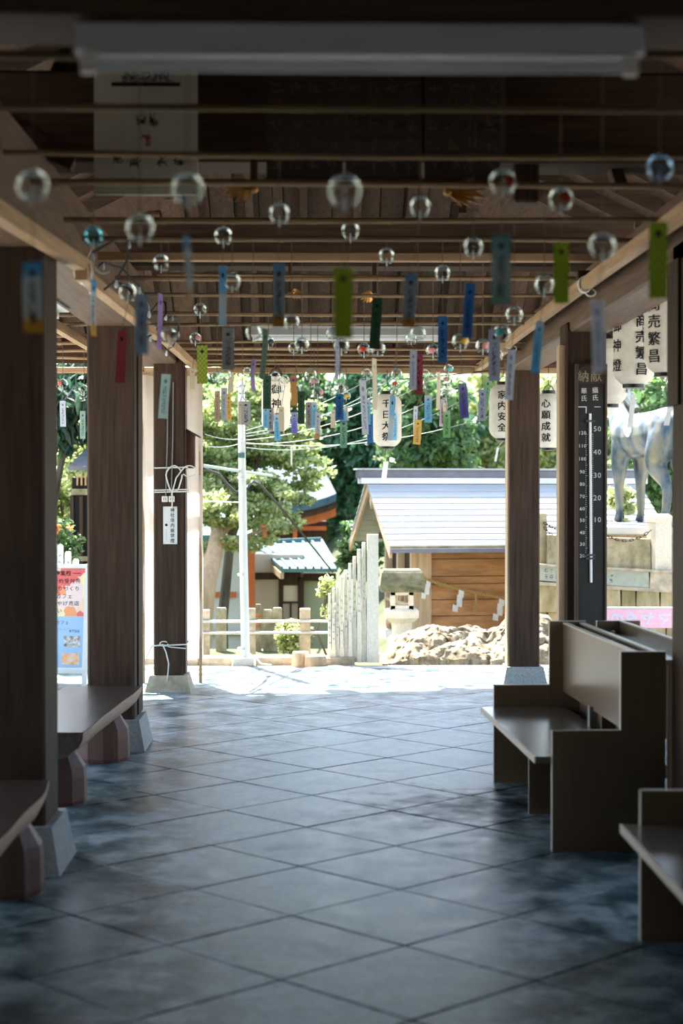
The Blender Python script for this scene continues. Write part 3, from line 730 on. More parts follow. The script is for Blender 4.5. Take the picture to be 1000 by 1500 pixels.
for py in (685.5, 718, 721):
    p0, p1 = at(226.5, py, yP - .01), at(273, py - 1, yP - .01); g.tube([p0, p1, (p1.x, 13.63, p1.z), (p0.x, 13.63, p0.z), p0], .006, 6)
lp = [at(250 + 11 * math.cos(a_) * (1 + .15 * math.sin(3 * a_)) + 5, 701 - 19 * math.sin(a_), yP - .014) for a_ in np.linspace(.6, 6.6, 22)]
g.tube(lp, .006, 6)
lp = [at(277 + 10 * math.cos(a_), 690 - 8 * math.sin(a_), yP - .02) for a_ in np.linspace(-2.6, 2.9, 14)]
g.tube(lp, .005, 6); g.tube([at(270, 684, yP - .012), at(258, 700, yP - .016), at(252, 722, yP - .016), at(252, 745, yP - .014)], .006, 6)
g.tube([at(273, 687, yP - .012), at(277, 720, yP - .02), at(275, 760, yP - .02)], .003, 6)
g.build('tied_cord', 'cord', label='white cord coiled and tied twice around the brown pillar', cat='cord', auto=True)
g = G()
p0, p1 = at(226, 946, yP - .01), at(273, 944, yP - .01); g.tube([p0, p1, (p1.x, 13.64, p1.z), (p0.x, 13.64, p0.z), p0], .006, 6)
g.tube([at(213, 966, 13.6), at(222, 947, yP - .01), at(238, 944, yP - .015), at(250, 948, yP - .015), at(272, 950, yP - .012)], .005, 6)
g.tube([at(213, 952, 13.6), at(224, 945, yP - .01)], .005, 6)
g.tube([at(238, 944, yP - .02), at(243, 955, yP - .022), at(247, 972, yP - .05), at(245.5, 990, yP - .08), atz(243.5, 1011, .006)], .0055, 6)
g.tube([at(240 + 6 * math.cos(a_), 943 + 3.4 * math.sin(a_), yP - .02) for a_ in np.linspace(0, 5.6, 10)], .005, 6)
g.build('tied_cord', 'cord', label='white cord knotted low around the brown pillar with a dangling end', cat='cord', auto=True)

# ------------------------------------------------------------------ cream windbreak screen behind the pillar
yS = 13.98
a, b = at(206, 966, yS), at(297, 549, yS)
t = thing('windbreak_screen', 'cream translucent windbreak sheet on thin poles behind the brown pillar', 'screen', ((a.x + b.x) / 2, yS, 0))
nx_, nz_ = 26, 40; vs = []; fs = []
for j in range(nz_ + 1):
    for i in range(nx_ + 1):
        u, v = i / nx_, j / nz_
        vs.append((lerp(a.x, b.x, u), yS + .012 * math.sin(u * 21 + v * 3) + .010 * math.sin(v * 17 + u * 9), lerp(a.z, b.z, v) + .006 * math.sin(u * 15) * (1 - v)))
for j in range(nz_):
    for i in range(nx_): fs.append((j * (nx_ + 1) + i, j * (nx_ + 1) + i + 1, (j + 1) * (nx_ + 1) + i + 1, (j + 1) * (nx_ + 1) + i))
G().add(vs, fs).build('sheet', 'vinyl', t, smooth=True)
for px in (209, 293): p = at(px, 700, yS); G().tube([(p.x, yS + .02, 0), (p.x, yS + .02, 2.68)], .014, 8).build('pole', 'wood_rail', t, smooth=True)
G().box(a.x, b.x, yS - .012, yS + .03, b.z - .01, b.z + .025).build('top_bar', 'wood_rail', t)
p0, p1 = at(272, 686, 13.6), at(286, 632, 13.6)
t = thing('wall_box', 'small red-brown wooden box with sloping lid fixed beside the cream screen', 'box', ((p0.x + p1.x) / 2, 13.6, p0.z))
G().prism([(p0.x - .02, p0.z), (p1.x, p0.z), (p1.x, p1.z - .03), (p0.x - .02, p1.z + .02)], 13.50, 13.62, lambda p, q, u: (p, u, q)).build('body', 'log_leg', t)
q = at(294, 641, 13.6); G().bar((p0.x - .03, 13.56, p1.z + .035), (q.x, 13.56, q.z), .16, .014).build('lid', 'log_leg', t)

# ------------------------------------------------------------------ A-frame sign
yA = 13.85
rb, lb = at(125, 829, yA), at(50, 829, yA)
t = loc_thing('aframe_sign', 'white A-frame sign with orange and blue posters and cafe menu', 'sign', (at(88, 1003, yA).x, yA, 0), R(-4))
W2 = .235; H = 1.0
def lean(x, z, off=0): return (x, -.17 + .17 * z / H - off, z)
def leanb(x, z, off=0): return (x, .17 - .17 * z / H + off, z)
for s_ in (-1, 1):
    G().bar(lean(s_ * W2, 0), lean(s_ * W2, H), .035, .03, (0, 1, 0)).build('leg', 'white_paint', t)
    G().bar(leanb(s_ * W2, 0), leanb(s_ * W2, H), .035, .03, (0, 1, 0)).build('leg', 'white_paint', t)
for fn_ in (lean, leanb):
    for z in (.985, .13): G().bar(fn_(-W2, z), fn_(W2, z), .03, .03).build('crossbar', 'white_paint', t)
def sheet(z0, z1, off): return [lean(-W2 + .017, z0, off), lean(W2 - .017, z0, off), lean(W2 - .017, z1, off), lean(-W2 + .017, z1, off)]
def plate(g, x0, x1, z0, z1, off): return g.add([lean(x0, z0, off), lean(x1, z0, off), lean(x1, z1, off), lean(x0, z1, off)], [(0, 1, 2, 3)])
bk = [lean(-W2 + .01, .13, -.01), lean(W2 - .01, .13, -.01), lean(W2 - .01, .985, -.01), lean(-W2 + .01, .985, -.01)]
G().hexa(bk, [(x, y - .012, z) for x, y, z in bk]).build('panel', 'white_paint', t)
bk2 = [leanb(-W2 + .01, .13), leanb(W2 - .01, .13), leanb(W2 - .01, .985), leanb(-W2 + .01, .985)]
G().hexa(bk2, [(x, y + .008, z) for x, y, z in bk2]).build('panel', 'white_paint', t)
def poster_mat():
    m, nt, b, out = new_mat('autumn leaf poster'); mp = coords(nt, 'Object', (9, 9, 9))
    v = N(nt, 'ShaderNodeTexVoronoi'); v.inputs['Scale'].default_value = 1; n = N(nt, 'ShaderNodeTexNoise'); n.inputs['Scale'].default_value = 1.2
    va = N(nt, 'ShaderNodeVectorMath', operation='ADD'); nt.links.new(mp.outputs[0], va.inputs[0]); nt.links.new(n.outputs['Color'], va.inputs[1]); nt.links.new(mp.outputs[0], n.inputs[0])
    nt.links.new(va.outputs[0], v.inputs['Vector'])
    sx = N(nt, 'ShaderNodeSeparateColor'); nt.links.new(v.outputs['Color'], sx.inputs[0])
    r = ramp(nt, [(0, (.70, .12, .10)), (.2, (.80, .30, .12)), (.38, (.82, .52, .36)), (.55, (.80, .66, .40)), (.75, (.78, .60, .55)), (1, (.70, .50, .52))])
    r.color_ramp.interpolation = 'CONSTANT'
    nt.links.new(sx.outputs[0], r.inputs[0]); nt.links.new(r.outputs[0], b.inputs['Base Color']); b.inputs['Roughness'].default_value = .4
    return m
M['poster_autumn'] = poster_mat(); M['poster_blue'] = mat('pale blue poster', (.33, .50, .70), .4, .08, (3, 3, 3))
u_ = plate(G(), -W2 + .022, W2 - .022, .575, .965, .0035).build('upper_poster', 'poster_autumn', t, label='orange poster with black lettering')
l_ = plate(G(), -W2 + .022, W2 - .022, .16, .572, .0035).build('lower_poster', 'poster_blue', t, label='pale blue cafe menu poster')
g = G()
def pl(x, z, off=.0055): return lambda p, q: lean(x + p, z + q, off)
g.text('参集殿', pl(.03, .925), .045, vertical=False, gap=1.02, off=.025)
plate(g, -.12, -.055, .923, .928, .0055); plate(g, .115, .18, .923, .928, .0055)
for st, z, xo in (('ご予約受付所', .862, .04), ('お守りづくり', .800, .035), ('天空カフェ', .738, .0), ('おみやげ売店', .680, .035), ('お手洗い', .620, -.06)):
    g.text(st, pl(xo, z), .042, vertical=False, gap=1.12, off=.0)
g.build('lettering', 'ink', u_, kind='stuff')
g = G(); g.text('天空カフェ', pl(0, .525), .036, vertical=False, gap=1.05, off=.0); g.text('¥700', pl(.14, .455), .034, vertical=False, off=-.005)
for i in range(9): p = lean(-.13 + i * .027, .470, .0055); blot(g, (p[0], p[1] - .001, p[2]), .013, 5)
for i in range(4): p = lean(-.14 + i * .02, .24 - .03 * (i % 3), .0055); blot(g, (p[0], p[1] - .001, p[2]), .012, 5)
g.build('lettering', 'ink_soft', l_, kind='stuff')
M['photo_soup'] = mat('printed photo of bowls', (.10, .08, .07), .4, c2=(.75, .72, .68), scale=(38, 38, 38)); M['photo_cake'] = mat('printed photo of orange dessert', (.72, .66, .55), .4, c2=(.85, .30, .05), scale=(22, 22, 22))
plate(G(), .055, .19, .325, .415, .0055).build('printed_photo', 'photo_soup', l_); plate(G(), .045, .19, .185, .275, .0055).build('printed_photo', 'photo_cake', l_)
# white inscribed stone posts behind the sign
for i, (px, pt, w) in enumerate(((68, 776, 8), (78, 786, 8), (88, 798, 8), (99.5, 808, 8), (111, 819, 8), (122, 829, 8), (132.5, 839, 8), (142.5, 850, 8), (153, 860, 8))):
    y = 15.2; p = at(px, pt, y); hw = w / 2 * y / F * 1.05
    o = thing('stone_post', 'slim white inscribed stone post behind the A-frame sign', 'stone post', (p.x, y, 0), group='white stone posts behind the sign')
    G().lathe([(hw, 0), (hw, p.z - .015), (hw * .7, p.z)], 4, (p.x, y, 0), square=1).build('post', 'stone_post', o)
    g = G()
    for k in range(6): blot(g, (p.x, y - hw - .003, p.z - .10 - k * .055), .03, 6)
    g.build('inscription', 'ink_soft', o, kind='stuff')
# ------------------------------------------------------------------ glass wind chimes
def strip_mat(name, stops, pattern=None, ink=(.03, .03, .05), text=True):
    m, nt, b, out = new_mat(name)
    tc = N(nt, 'ShaderNodeTexCoord'); se = N(nt, 'ShaderNodeSeparateXYZ'); nt.links.new(tc.outputs['Generated'], se.inputs[0])
    r = ramp(nt, stops); nt.links.new(se.outputs['Z'], r.inputs[0]); col = r.outputs[0]
    if pattern:
        mp = N(nt, 'ShaderNodeMapping'); mp.inputs['Scale'].default_value = (5, 1, 16); nt.links.new(tc.outputs['Generated'], mp.inputs[0])
        v = N(nt, 'ShaderNodeTexChecker'); v.inputs['Scale'].default_value = 1; nt.links.new(mp.outputs[0], v.inputs['Vector'])
        v.inputs['Color1'].default_value = (1, 1, 1, 1); v.inputs['Color2'].default_value = c4(pattern)
        mx = N(nt, 'ShaderNodeMix', data_type='RGBA', blend_type='MULTIPLY'); mx.inputs[0].default_value = .8
        nt.links.new(col, mx.inputs[6]); nt.links.new(v.outputs['Color'], mx.inputs[7]); col = mx.outputs[2]
    def math_(op, a, b_=None):
        n = N(nt, 'ShaderNodeMath', operation=op)
        for i, q in enumerate((a, b_)):
            if q is None: continue
            if isinstance(q, (int, float)): n.inputs[i].default_value = q
            else: nt.links.new(q, n.inputs[i])
        return n.outputs[0]
    X, Z = se.outputs['X'], se.outputs['Z']
    dx = math_('MULTIPLY', math_('SUBTRACT', X, .5), .26); dz = math_('SUBTRACT', Z, .84)
    em = math_('LESS_THAN', math_('ADD', math_('MULTIPLY', dx, dx), math_('MULTIPLY', dz, dz)), .0019)
    mask = em
    if text:
        mp2 = N(nt, 'ShaderNodeMapping'); mp2.inputs['Scale'].default_value = (7, 1, 30); nt.links.new(tc.outputs['Generated'], mp2.inputs[0])
        oi = N(nt, 'ShaderNodeObjectInfo'); va = N(nt, 'ShaderNodeVectorMath', operation='ADD'); nt.links.new(mp2.outputs[0], va.inputs[0]); nt.links.new(oi.outputs['Location'], va.inputs[1])
        n2 = N(nt, 'ShaderNodeTexNoise'); n2.inputs['Scale'].default_value = 1; nt.links.new(va.outputs[0], n2.inputs['Vector'])
        inx = math_('LESS_THAN', math_('ABSOLUTE', math_('SUBTRACT', X, .5)), .2)
        inz = math_('MULTIPLY', math_('GREATER_THAN', Z, .10), math_('LESS_THAN', Z, .72))
        tx = math_('MULTIPLY', math_('MULTIPLY', inx, inz), math_('GREATER_THAN', n2.outputs[0], .52))
        mask = math_('MAXIMUM', em, tx)
    mx = N(nt, 'ShaderNodeMix', data_type='RGBA'); nt.links.new(mask, mx.inputs[0]); nt.links.new(col, mx.inputs[6]); mx.inputs[7].default_value = c4(ink)
    nt.links.new(mx.outputs[2], b.inputs['Base Color']); b.inputs['Roughness'].default_value = .6
    t = N(nt, 'ShaderNodeBsdfTranslucent'); nt.links.new(mx.outputs[2], t.inputs[0])
    ms = N(nt, 'ShaderNodeMixShader'); ms.inputs[0].default_value = .5
    nt.links.new(b.outputs[0], ms.inputs[1]); nt.links.new(t.outputs[0], ms.inputs[2]); nt.links.new(ms.outputs[0], out.inputs[0])
    return m
W_ = (.70, .72, .72)
STYLE = dict(
    lime=strip_mat('lime patterned paper', [(0, (.42, .50, .06)), (1, (.46, .54, .08))], (.55, .62, .42), text=False),
    blue_gold=strip_mat('blue white and gold paper', [(0, (.55, .36, .06)), (.16, (.55, .38, .10)), (.24, (.50, .54, .54)), (.75, (.52, .58, .60)), (.86, (.16, .42, .60)), (1, (.14, .40, .58))]),
    grey_teal=strip_mat('grey teal paper', [(0, (.24, .36, .34)), (.5, (.42, .48, .47)), (1, (.18, .34, .36))]),
    grey_blue=strip_mat('dusky blue paper', [(0, (.36, .44, .52)), (1, (.40, .47, .55))]),
    grey_gold=strip_mat('grey and gold paper', [(0, (.45, .28, .06)), (.14, (.42, .27, .08)), (.2, (.36, .42, .47)), (.8, (.36, .42, .48)), (1, (.20, .40, .60))]),
    sky_white=strip_mat('sky blue and white paper', [(0, (.50, .68, .80)), (.45, W_), (.6, (.34, .62, .80)), (1, (.30, .58, .78))], text=False),
    blue=strip_mat('strong blue paper', [(0, (.06, .22, .46)), (1, (.08, .30, .58))], ink=(.02, .04, .14)),
    azure=strip_mat('azure paper', [(0, (.26, .58, .76)), (.7, (.32, .62, .80)), (1, W_)], ink=(.10, .30, .45)),
    white=strip_mat('white paper', [(0, (.66, .70, .76)), (1, (.68, .72, .78))], ink=(.30, .28, .40)),
    lavender=strip_mat('lavender paper', [(0, (.46, .48, .58)), (1, (.48, .52, .60))], ink=(.07, .06, .14)),
    violet=strip_mat('violet paper', [(0, (.28, .25, .60)), (.5, (.35, .33, .66)), (1, (.52, .54, .66))], ink=(.15, .10, .40)),
    purple=strip_mat('purple edge paper', [(0, (.36, .26, .46)), (1, (.40, .30, .50))], text=False),
    wine=strip_mat('wine red paper', [(0, (.33, .05, .08)), (1, (.36, .07, .10))], (.75, .6, .6), ink=(.08, .01, .02)),
    maroon=strip_mat('dusky maroon paper', [(0, (.33, .08, .11)), (1, (.36, .10, .13))], text=False),
    darkgreen=strip_mat('dark green paper', [(0, (.05, .13, .07)), (1, (.07, .17, .10))], (.6, .75, .6), ink=(.02, .05, .03)),
    mint=strip_mat('mint paper', [(0, (.46, .60, .55)), (1, (.48, .62, .58))], ink=(.12, .20, .20)),
    green=strip_mat('fresh green paper', [(0, (.26, .52, .24)), (.75, (.28, .54, .26)), (1, (.50, .62, .46))], ink=(.06, .20, .06)),
    greengrid=strip_mat('green checked paper', [(0, (.32, .55, .40)), (.85, (.34, .57, .42)), (.9, (.25, .38, .45)), (1, (.28, .40, .48))], (.6, .75, .65), ink=(.05, .12, .08)),
    yellow=strip_mat('yellow paper', [(0, (.72, .50, .12)), (1, (.76, .56, .18))], ink=(.30, .16, .04)),
    ochre=strip_mat('ochre paper', [(0, (.55, .30, .05)), (.75, (.55, .30, .06)), (.85, (.40, .10, .25)), (1, (.55, .30, .06))], text=False),
    peach=strip_mat('peach paper', [(0, (.70, .52, .40)), (1, (.72, .58, .48))], ink=(.45, .25, .2)),
    cream=strip_mat('cream paper', [(0, (.66, .60, .46)), (1, (.70, .64, .50))], ink=(.4, .36, .26), text=False),
    greyprint=strip_mat('grey printed paper', [(0, (.42, .42, .42)), (1, (.46, .47, .47))], ink=(.04, .04, .04)),
    pink=strip_mat('pink white paper', [(0, (.68, .56, .66)), (1, (.68, .62, .70))], ink=(.50, .12, .25)),
    whiteorange=strip_mat('white paper with orange foot', [(0, (.75, .42, .10)), (.15, (.75, .45, .12)), (.22, W_), (1, W_)], ink=(.3, .25, .4)),
)
prof = [(.325, -.40), (.345, -.405), (.345, -.385)]
for k in range(13): a_ = lerp(-.86, 1.45, k / 12); prof.append((.5 * math.cos(a_), .5 * math.sin(a_)))
prof += [(.045, .53), (0, .55)]
bell0 = G().lathe(prof, 26, cap=False)
BELL = {}
for kk in ('glass', 'glass_teal', 'glass_blue'):
    o = bell0.build('bell', kk, smooth=60); BELL[kk] = o.data; bpy.data.objects.remove(o)
fish = G()
for i in range(5):
    for j in range(6):
        a0, a1 = lerp(-.62, .45, j / 6), lerp(-.62, .45, (j + 1) / 6); b0, b1 = lerp(-.38, .42, i / 5), lerp(-.38, .42, (i + 1) / 5)
        if (i - 2) ** 2 / 5.5 + (j - 2.5) ** 2 / 8 < 1.05:
            q = lambda a, b: (.508 * math.cos(b) * math.sin(a), -.508 * math.cos(b) * math.cos(a), .508 * math.sin(b))
            fish.add([q(a0, b0), q(a1, b0), q(a1, b1), q(a0, b1)], [(0, 1, 2, 3)])
FISH = {}
for kk in ('red', 'pink', 'yellow', 'teal', 'dark'):
    o = fish.build('painted_motif', 'paint_' + kk); FISH[kk] = o.data; bpy.data.objects.remove(o)
ROWY = [r for r in ROWS]
CH = []   # globe x, y, width px | strip x, top, bottom, width px, style, edge-on, tilt | motif | label | extra
def chime(gx, gy, gw, sx, st, sb, sw, style, label, edge=0, tilt=0, motif=None, glass='glass', clap=1, rows=None, group=None):
    Y = 196.0 / gw
    rows = rows or ROWY
    Y, rz_ = min(rows, key=lambda r: abs(r[0] - Y))
    D = gw * Y / F; c = at(gx, gy, Y)
    t = thing('wind_chime', label, 'wind chime', c, group=group)
    b = bpy.data.objects.new('bell', BELL[glass]); COL.objects.link(b); b.parent = t; b.scale = (D, D, D)
    b.rotation_euler = (random.uniform(-.05, .05), random.uniform(-.05, .05), random.uniform(-.4, .4))
    if motif:
        m_ = bpy.data.objects.new('painted_motif', FISH[motif]); COL.objects.link(m_); m_.parent = b; m_.rotation_euler = (0, 0, random.uniform(-.3, .7))
    top, bot = at(sx, st, Y), at(sx, sb, Y)
    G().tube([(c.x, Y, rz_ + .018), (c.x, Y, c.z + D * .53)], .0011 * (1 + Y / 10), 5).build('cord', 'thread', t)
    rodb = c.z - D * (.62 if clap else .45)
    if top.z > rodb - .01: rodb = max(top.z + .01, c.z - D * .5)
    G().tube([(c.x, Y, c.z - .15 * D), (c.x, Y, rodb)], D * .036, 8).build('clapper', 'clapper', t, smooth=True)
    if rodb - top.z > .012:
        G().tube([(c.x, Y, rodb), (top.x, Y, top.z)], .0009 * (1 + Y / 10), 5).build('strip_cord', 'thread', t)
    w = max(.034, sw * Y / F) if not edge else .048
    L = top.z - bot.z
    th = R(tilt); g = G(); n = 8; ph = random.uniform(0, 6)
    for i in range(n + 1):
        u = i / n; off = .004 * math.sin(u * 4 + ph)
        for s_ in (-.5, .5):
            for e in (-.0006, .0006):
                g.v.append((s_ * w, off + e, -u * L))
    for i in range(n):
        k = i * 4
        g.f += [(k, k + 2, k + 6, k + 4), (k + 1, k + 5, k + 7, k + 3), (k, k + 4, k + 5, k + 1), (k + 2, k + 3, k + 7, k + 6)]
    g.f += [(0, 1, 3, 2), (n * 4, n * 4 + 2, n * 4 + 3, n * 4 + 1)]
    BASE_t = BASE[t]; BASE[t] = Vector((0, 0, 0))
    p = g.build('paper_strip', STYLE[style], t, smooth=True); BASE[t] = BASE_t
    p.location = top - c; p.rotation_euler = (0, th, R(edge) if edge else R(random.uniform(-22, 22)))
    return t
CA = 'hung from the bamboo lattice'
L3 = [(10.7, 2.735), (11.5, 2.735), (12.3, 2.735), (12.9, 2.735)]
chime(48, 272, 48, 48, 384, 487, 30, 'blue_gold', 'clear glass wind chime with blue, grey and gold strip before the thick dark pillar')
chime(275, 277, 48, 275, 345, 446, 6, 'blue_gold', 'large clear glass wind chime with its blue and gold strip turned edge-on', edge=76)
chime(505, 280, 50, 502, 392, 496, 29, 'lime', 'large clear glass wind chime with yellow-green patterned strip, over the aisle centre')
chime(736, 267, 40, 734, 344, 446, 28, 'grey_teal', 'red-fish glass wind chime with wide grey-teal strip', motif='red')
chime(821, 292, 37, 822, 355, 444, 22, 'lime', 'red-painted glass wind chime with yellow-green patterned strip near the rail over the panelled benches', motif='red')
chime(966, 246, 40, 964, 325, 437, 27, 'lime', 'blue-tinted glass wind chime with yellow-green strip before the lanterns', glass='glass_blue')
chime(205, 334, 42, 207, 432, 519, 20, 'grey_blue', 'clear glass wind chime with dusky blue strip beside the rail joint')
chime(137, 346, 29, 137, 410, 492, 6, 'blue_gold', 'teal glass wind chime with thin pale strip near the lamp over the slab bench', edge=72, glass='glass_teal')
chime(409, 313, 32, 408, 386, 479, 18, 'grey_gold', 'clear glass wind chime with grey strip and gold foot below the gilded wing')
chime(615, 303, 32, 602, 402, 479, 18, 'grey_gold', 'clear glass wind chime with light blue-grey strip and gold foot, beside the gilded wing', tilt=3)
chime(513, 338, 28, 493, 500, 556, 7, 'lavender', 'clear glass wind chime with thin lavender strip edge-on under the lime strip', edge=70)
chime(327, 346, 28, 326, 389, 476, 11, 'sky_white', 'clear glass wind chime with sky blue and white strip')
chime(236, 385, 25, 234, 430, 512, 8, 'purple', 'small glass wind chime with purple strip edge-on beside the rail', edge=68)
chime(187, 428, 27, 179, 484, 561, 14, 'maroon', 'glass wind chime with maroon strip before the dark pillar', tilt=3)
chime(293, 454, 20, 296, 506, 562, 15, 'lime', 'small glass wind chime with short yellow-green strip before the cream screen')
chime(247, 492, 24, 243, 548, 613, 14, 'mint', 'dark-painted glass wind chime with pale mint strip before the brown pillar', motif='dark', tilt=4)
chime(693, 362, 30, 689, 415, 496, 15, 'blue', 'clear glass wind chime with upper strong blue strip', tilt=4)
chime(648, 400, 24, 648, 463, 531, 14, 'blue', 'small glass wind chime with lower strong blue strip in front of the far lamp end')
chime(566, 375, 24, 553, 436, 511, 15, 'darkgreen', 'small glass wind chime with dark green strip near the far lamp', tilt=4)
chime(797, 417, 30, 791, 470, 546, 12, 'azure', 'clear glass wind chime with azure strip beside the rail over the panelled benches', tilt=6)
chime(882, 360, 40, 874, 440, 546, 13, 'white', 'large clear glass wind chime with narrow white strip before the thermometer pillar', tilt=-2)
chime(753, 461, 26, 749, 512, 586, 12, 'white', 'clear glass wind chime with white strip in front of the brown pillar top', tilt=3)
chime(735, 488, 26, 724, 482, 558, 17, 'lavender', 'teal-painted glass wind chime with wide lavender strip under the rail over the panelled benches', motif='teal', clap=0)
chime(674, 500, 25, 677, 561, 613, 13, 'violet', 'yellow-fish glass wind chime with violet strip', motif='yellow', tilt=-4)
chime(707, 507, 22, 706, 570, 617, 12, 'lavender', 'pink-painted glass wind chime with grey-lavender strip behind a green strip', motif='pink')
chime(729, 521, 17, 716, 554, 606, 11, 'green', 'small glass wind chime with swaying fresh green strip', tilt=10)
chime(657, 541, 15, 650, 585, 625, 10, 'pink', 'tiny teal-rimmed glass wind chime with pink-white strip', motif='teal', tilt=4)
chime(653, 577, 16, 654, 603, 641, 11, 'green', 'tiny pale glass wind chime with upright green strip')
chime(340, 413, 26, 334, 480, 541, 18, 'greyprint', 'clear glass wind chime with wide grey printed strip beside the lime strip')
chime(371, 487, 24, 371, 526, 573, 6, 'purple', 'clear glass wind chime with thin purple strip edge-on', edge=65)
chime(427, 472, 24, 388, 482, 556, 8, 'darkgreen', 'clear glass wind chime with slanting dark strip edge-on', edge=60, tilt=5, clap=0)
chime(393, 501, 18, 391, 550, 599, 12, 'darkgreen', 'small glass wind chime with dark green grid strip before the lantern', motif='dark')
chime(430, 510, 17, 441, 573, 621, 10, 'darkgreen', 'small glass wind chime with dark green strip beside an ochre strip')
chime(442, 505, 22, 430, 550, 594, 6, 'ochre', 'dark-painted glass wind chime with narrow ochre strip', motif='dark', edge=50)
chime(487, 489, 20, 502, 600, 616, 12, 'azure', 'clear glass wind chime half hidden behind the lime strip')
chime(500, 507, 23, 497, 577, 615, 12, 'blue', 'clear glass wind chime with steel-blue strip over the green wires', motif='dark')
chime(533, 512, 20, 531, 557, 637, 10, 'white', 'red-flower glass wind chime with long white strip beside the lantern', motif='red', tilt=-3)
chime(553, 511, 23, 549, 525, 600, 5, 'cream', 'clear glass wind chime with thin cream strip before the lantern', edge=60, tilt=2, clap=0)
chime(612, 489, 24, 605, 513, 571, 9, 'white', 'clear glass wind chime with white strip behind the wine-red strip', clap=0)
chime(602, 497, 18, 612, 519, 578, 14, 'wine', 'small glass wind chime with wine-red checked strip', clap=0)
chime(634, 514, 21, 641, 545, 600, 5, 'cream', 'red-corded glass wind chime with thin cream strip edge-on', edge=60, motif='pink', tilt=-4)
chime(498, 554, 18, 503, 614, 656, 11, 'greengrid', 'tiny glass wind chime with green checked strip')
chime(507, 580, 13, 507, 595, 616, 6, 'cream', 'tiny yellow-painted glass globe chime beside the steel-blue strip', motif='yellow')
chime(497, 568, 15, 488, 600, 627, 5, 'cream', 'tiny dark-painted glass chime with cream sliver strip', motif='dark', edge=40)
chime(537, 548, 16, 538, 585, 622, 9, 'azure', 'tiny glass wind chime with light azure strip close beside the lantern')
chime(542, 574, 13, 542, 606, 649, 9, 'blue', 'tiny glass wind chime with mid-blue strip beside the lantern')
chime(581, 549, 18, 575, 580, 645, 8, 'sky_white', 'tiny glass wind chime whose blue-white strip hangs over the lantern', tilt=3)
chime(577, 562, 14, 572, 583, 640, 5, 'white', 'tiny red-painted glass chime in front of the lantern top', motif='red', edge=40)
chime(579, 575, 15, 578, 600, 645, 5, 'azure', 'tiny round glass chime touching the lantern shoulder', edge=45)
chime(622, 549, 16, 627, 579, 619, 11, 'azure', 'tiny glass wind chime with pale blue two-column strip')
chime(617, 568, 14, 612, 615, 651, 12, 'yellow', 'tiny orange-painted glass chime with yellow strip', motif='yellow', tilt=3)
chime(629, 552, 13, 609, 595, 637, 5, 'white', 'tiny glass chime with white sliver strip beside the yellow strip', edge=40, tilt=2)
chime(655, 556, 15, 652, 590, 620, 5, 'cream', 'tiny pink-painted glass chime above the pink-white strip', motif='pink', edge=40)
chime(403, 552, 16, 389, 596, 627, 8, 'azure', 'tiny clear glass chime with pale azure strip before a lantern')
chime(417, 556, 14, 412, 596, 631, 8, 'cream', 'tiny glass chime with cream strip beside a lantern')
chime(384, 556, 14, 396, 597, 631, 9, 'greyprint', 'tiny glass chime with grey printed strip over a lantern')
chime(409, 570, 13, 405, 607, 646, 9, 'azure', 'tiny glass chime with stronger azure strip below a lantern', tilt=-2)
chime(455, 549, 18, 452, 589, 627, 9, 'greyprint', 'tiny glass chime with dark grey printed strip')
chime(460, 560, 15, 460, 589, 627, 8, 'azure', 'tiny pink glass chime with azure strip behind the grey one', motif='pink')
chime(465, 575, 17, 466, 604, 643, 8, 'whiteorange', 'tiny white-patterned glass chime with orange-footed strip', motif='pink', tilt=3)
chime(355, 571, 16, 360, 588, 622, 14, 'greyprint', 'tiny glass chime with wide grey strip at the white pole')
chime(362, 545, 14, 352, 588, 622, 7, 'cream', 'tiny glass chime with cream strip at the white pole')
chime(318, 552, 18, 318, 573, 618, 8, 'peach', 'tiny glass chime with peach strip beside the cream screen', clap=0)
chime(330, 550, 18, 328, 568, 616, 9, 'white', 'tiny glass chime with pale blue-white strip beside the peach one', clap=0)
chime(341, 556, 14, 335, 577, 617, 4, 'yellow', 'tiny glass chime with yellow sliver strip', edge=40)
chime(434, 570, 13, 431, 604, 635, 9, 'violet', 'tiny glass chime with small violet strip')
chime(286, 496, 18, 282, 540, 570, 4, 'cream', 'pink-painted glass chime behind the small yellow-green strip', motif='pink', edge=50)
chime(335, 494, 17, 338, 545, 575, 5, 'cream', 'pink glass chime half hidden behind the grey printed strip', motif='pink', edge=50)
chime(92, 562, 15, 92, 587, 625, 9, 'white', 'tiny red-painted glass chime with white strip in the outer bay', motif='red', rows=L3)
chime(123, 571, 15, 121, 602, 643, 8, 'mint', 'tiny clear glass chime with pale green strip in the outer bay', rows=L3)
chime(76, 566, 14, 77, 590, 629, 9, 'azure', 'tiny glass chime with blue strip beside the thick pillar in the outer bay', rows=L3, tilt=-3)

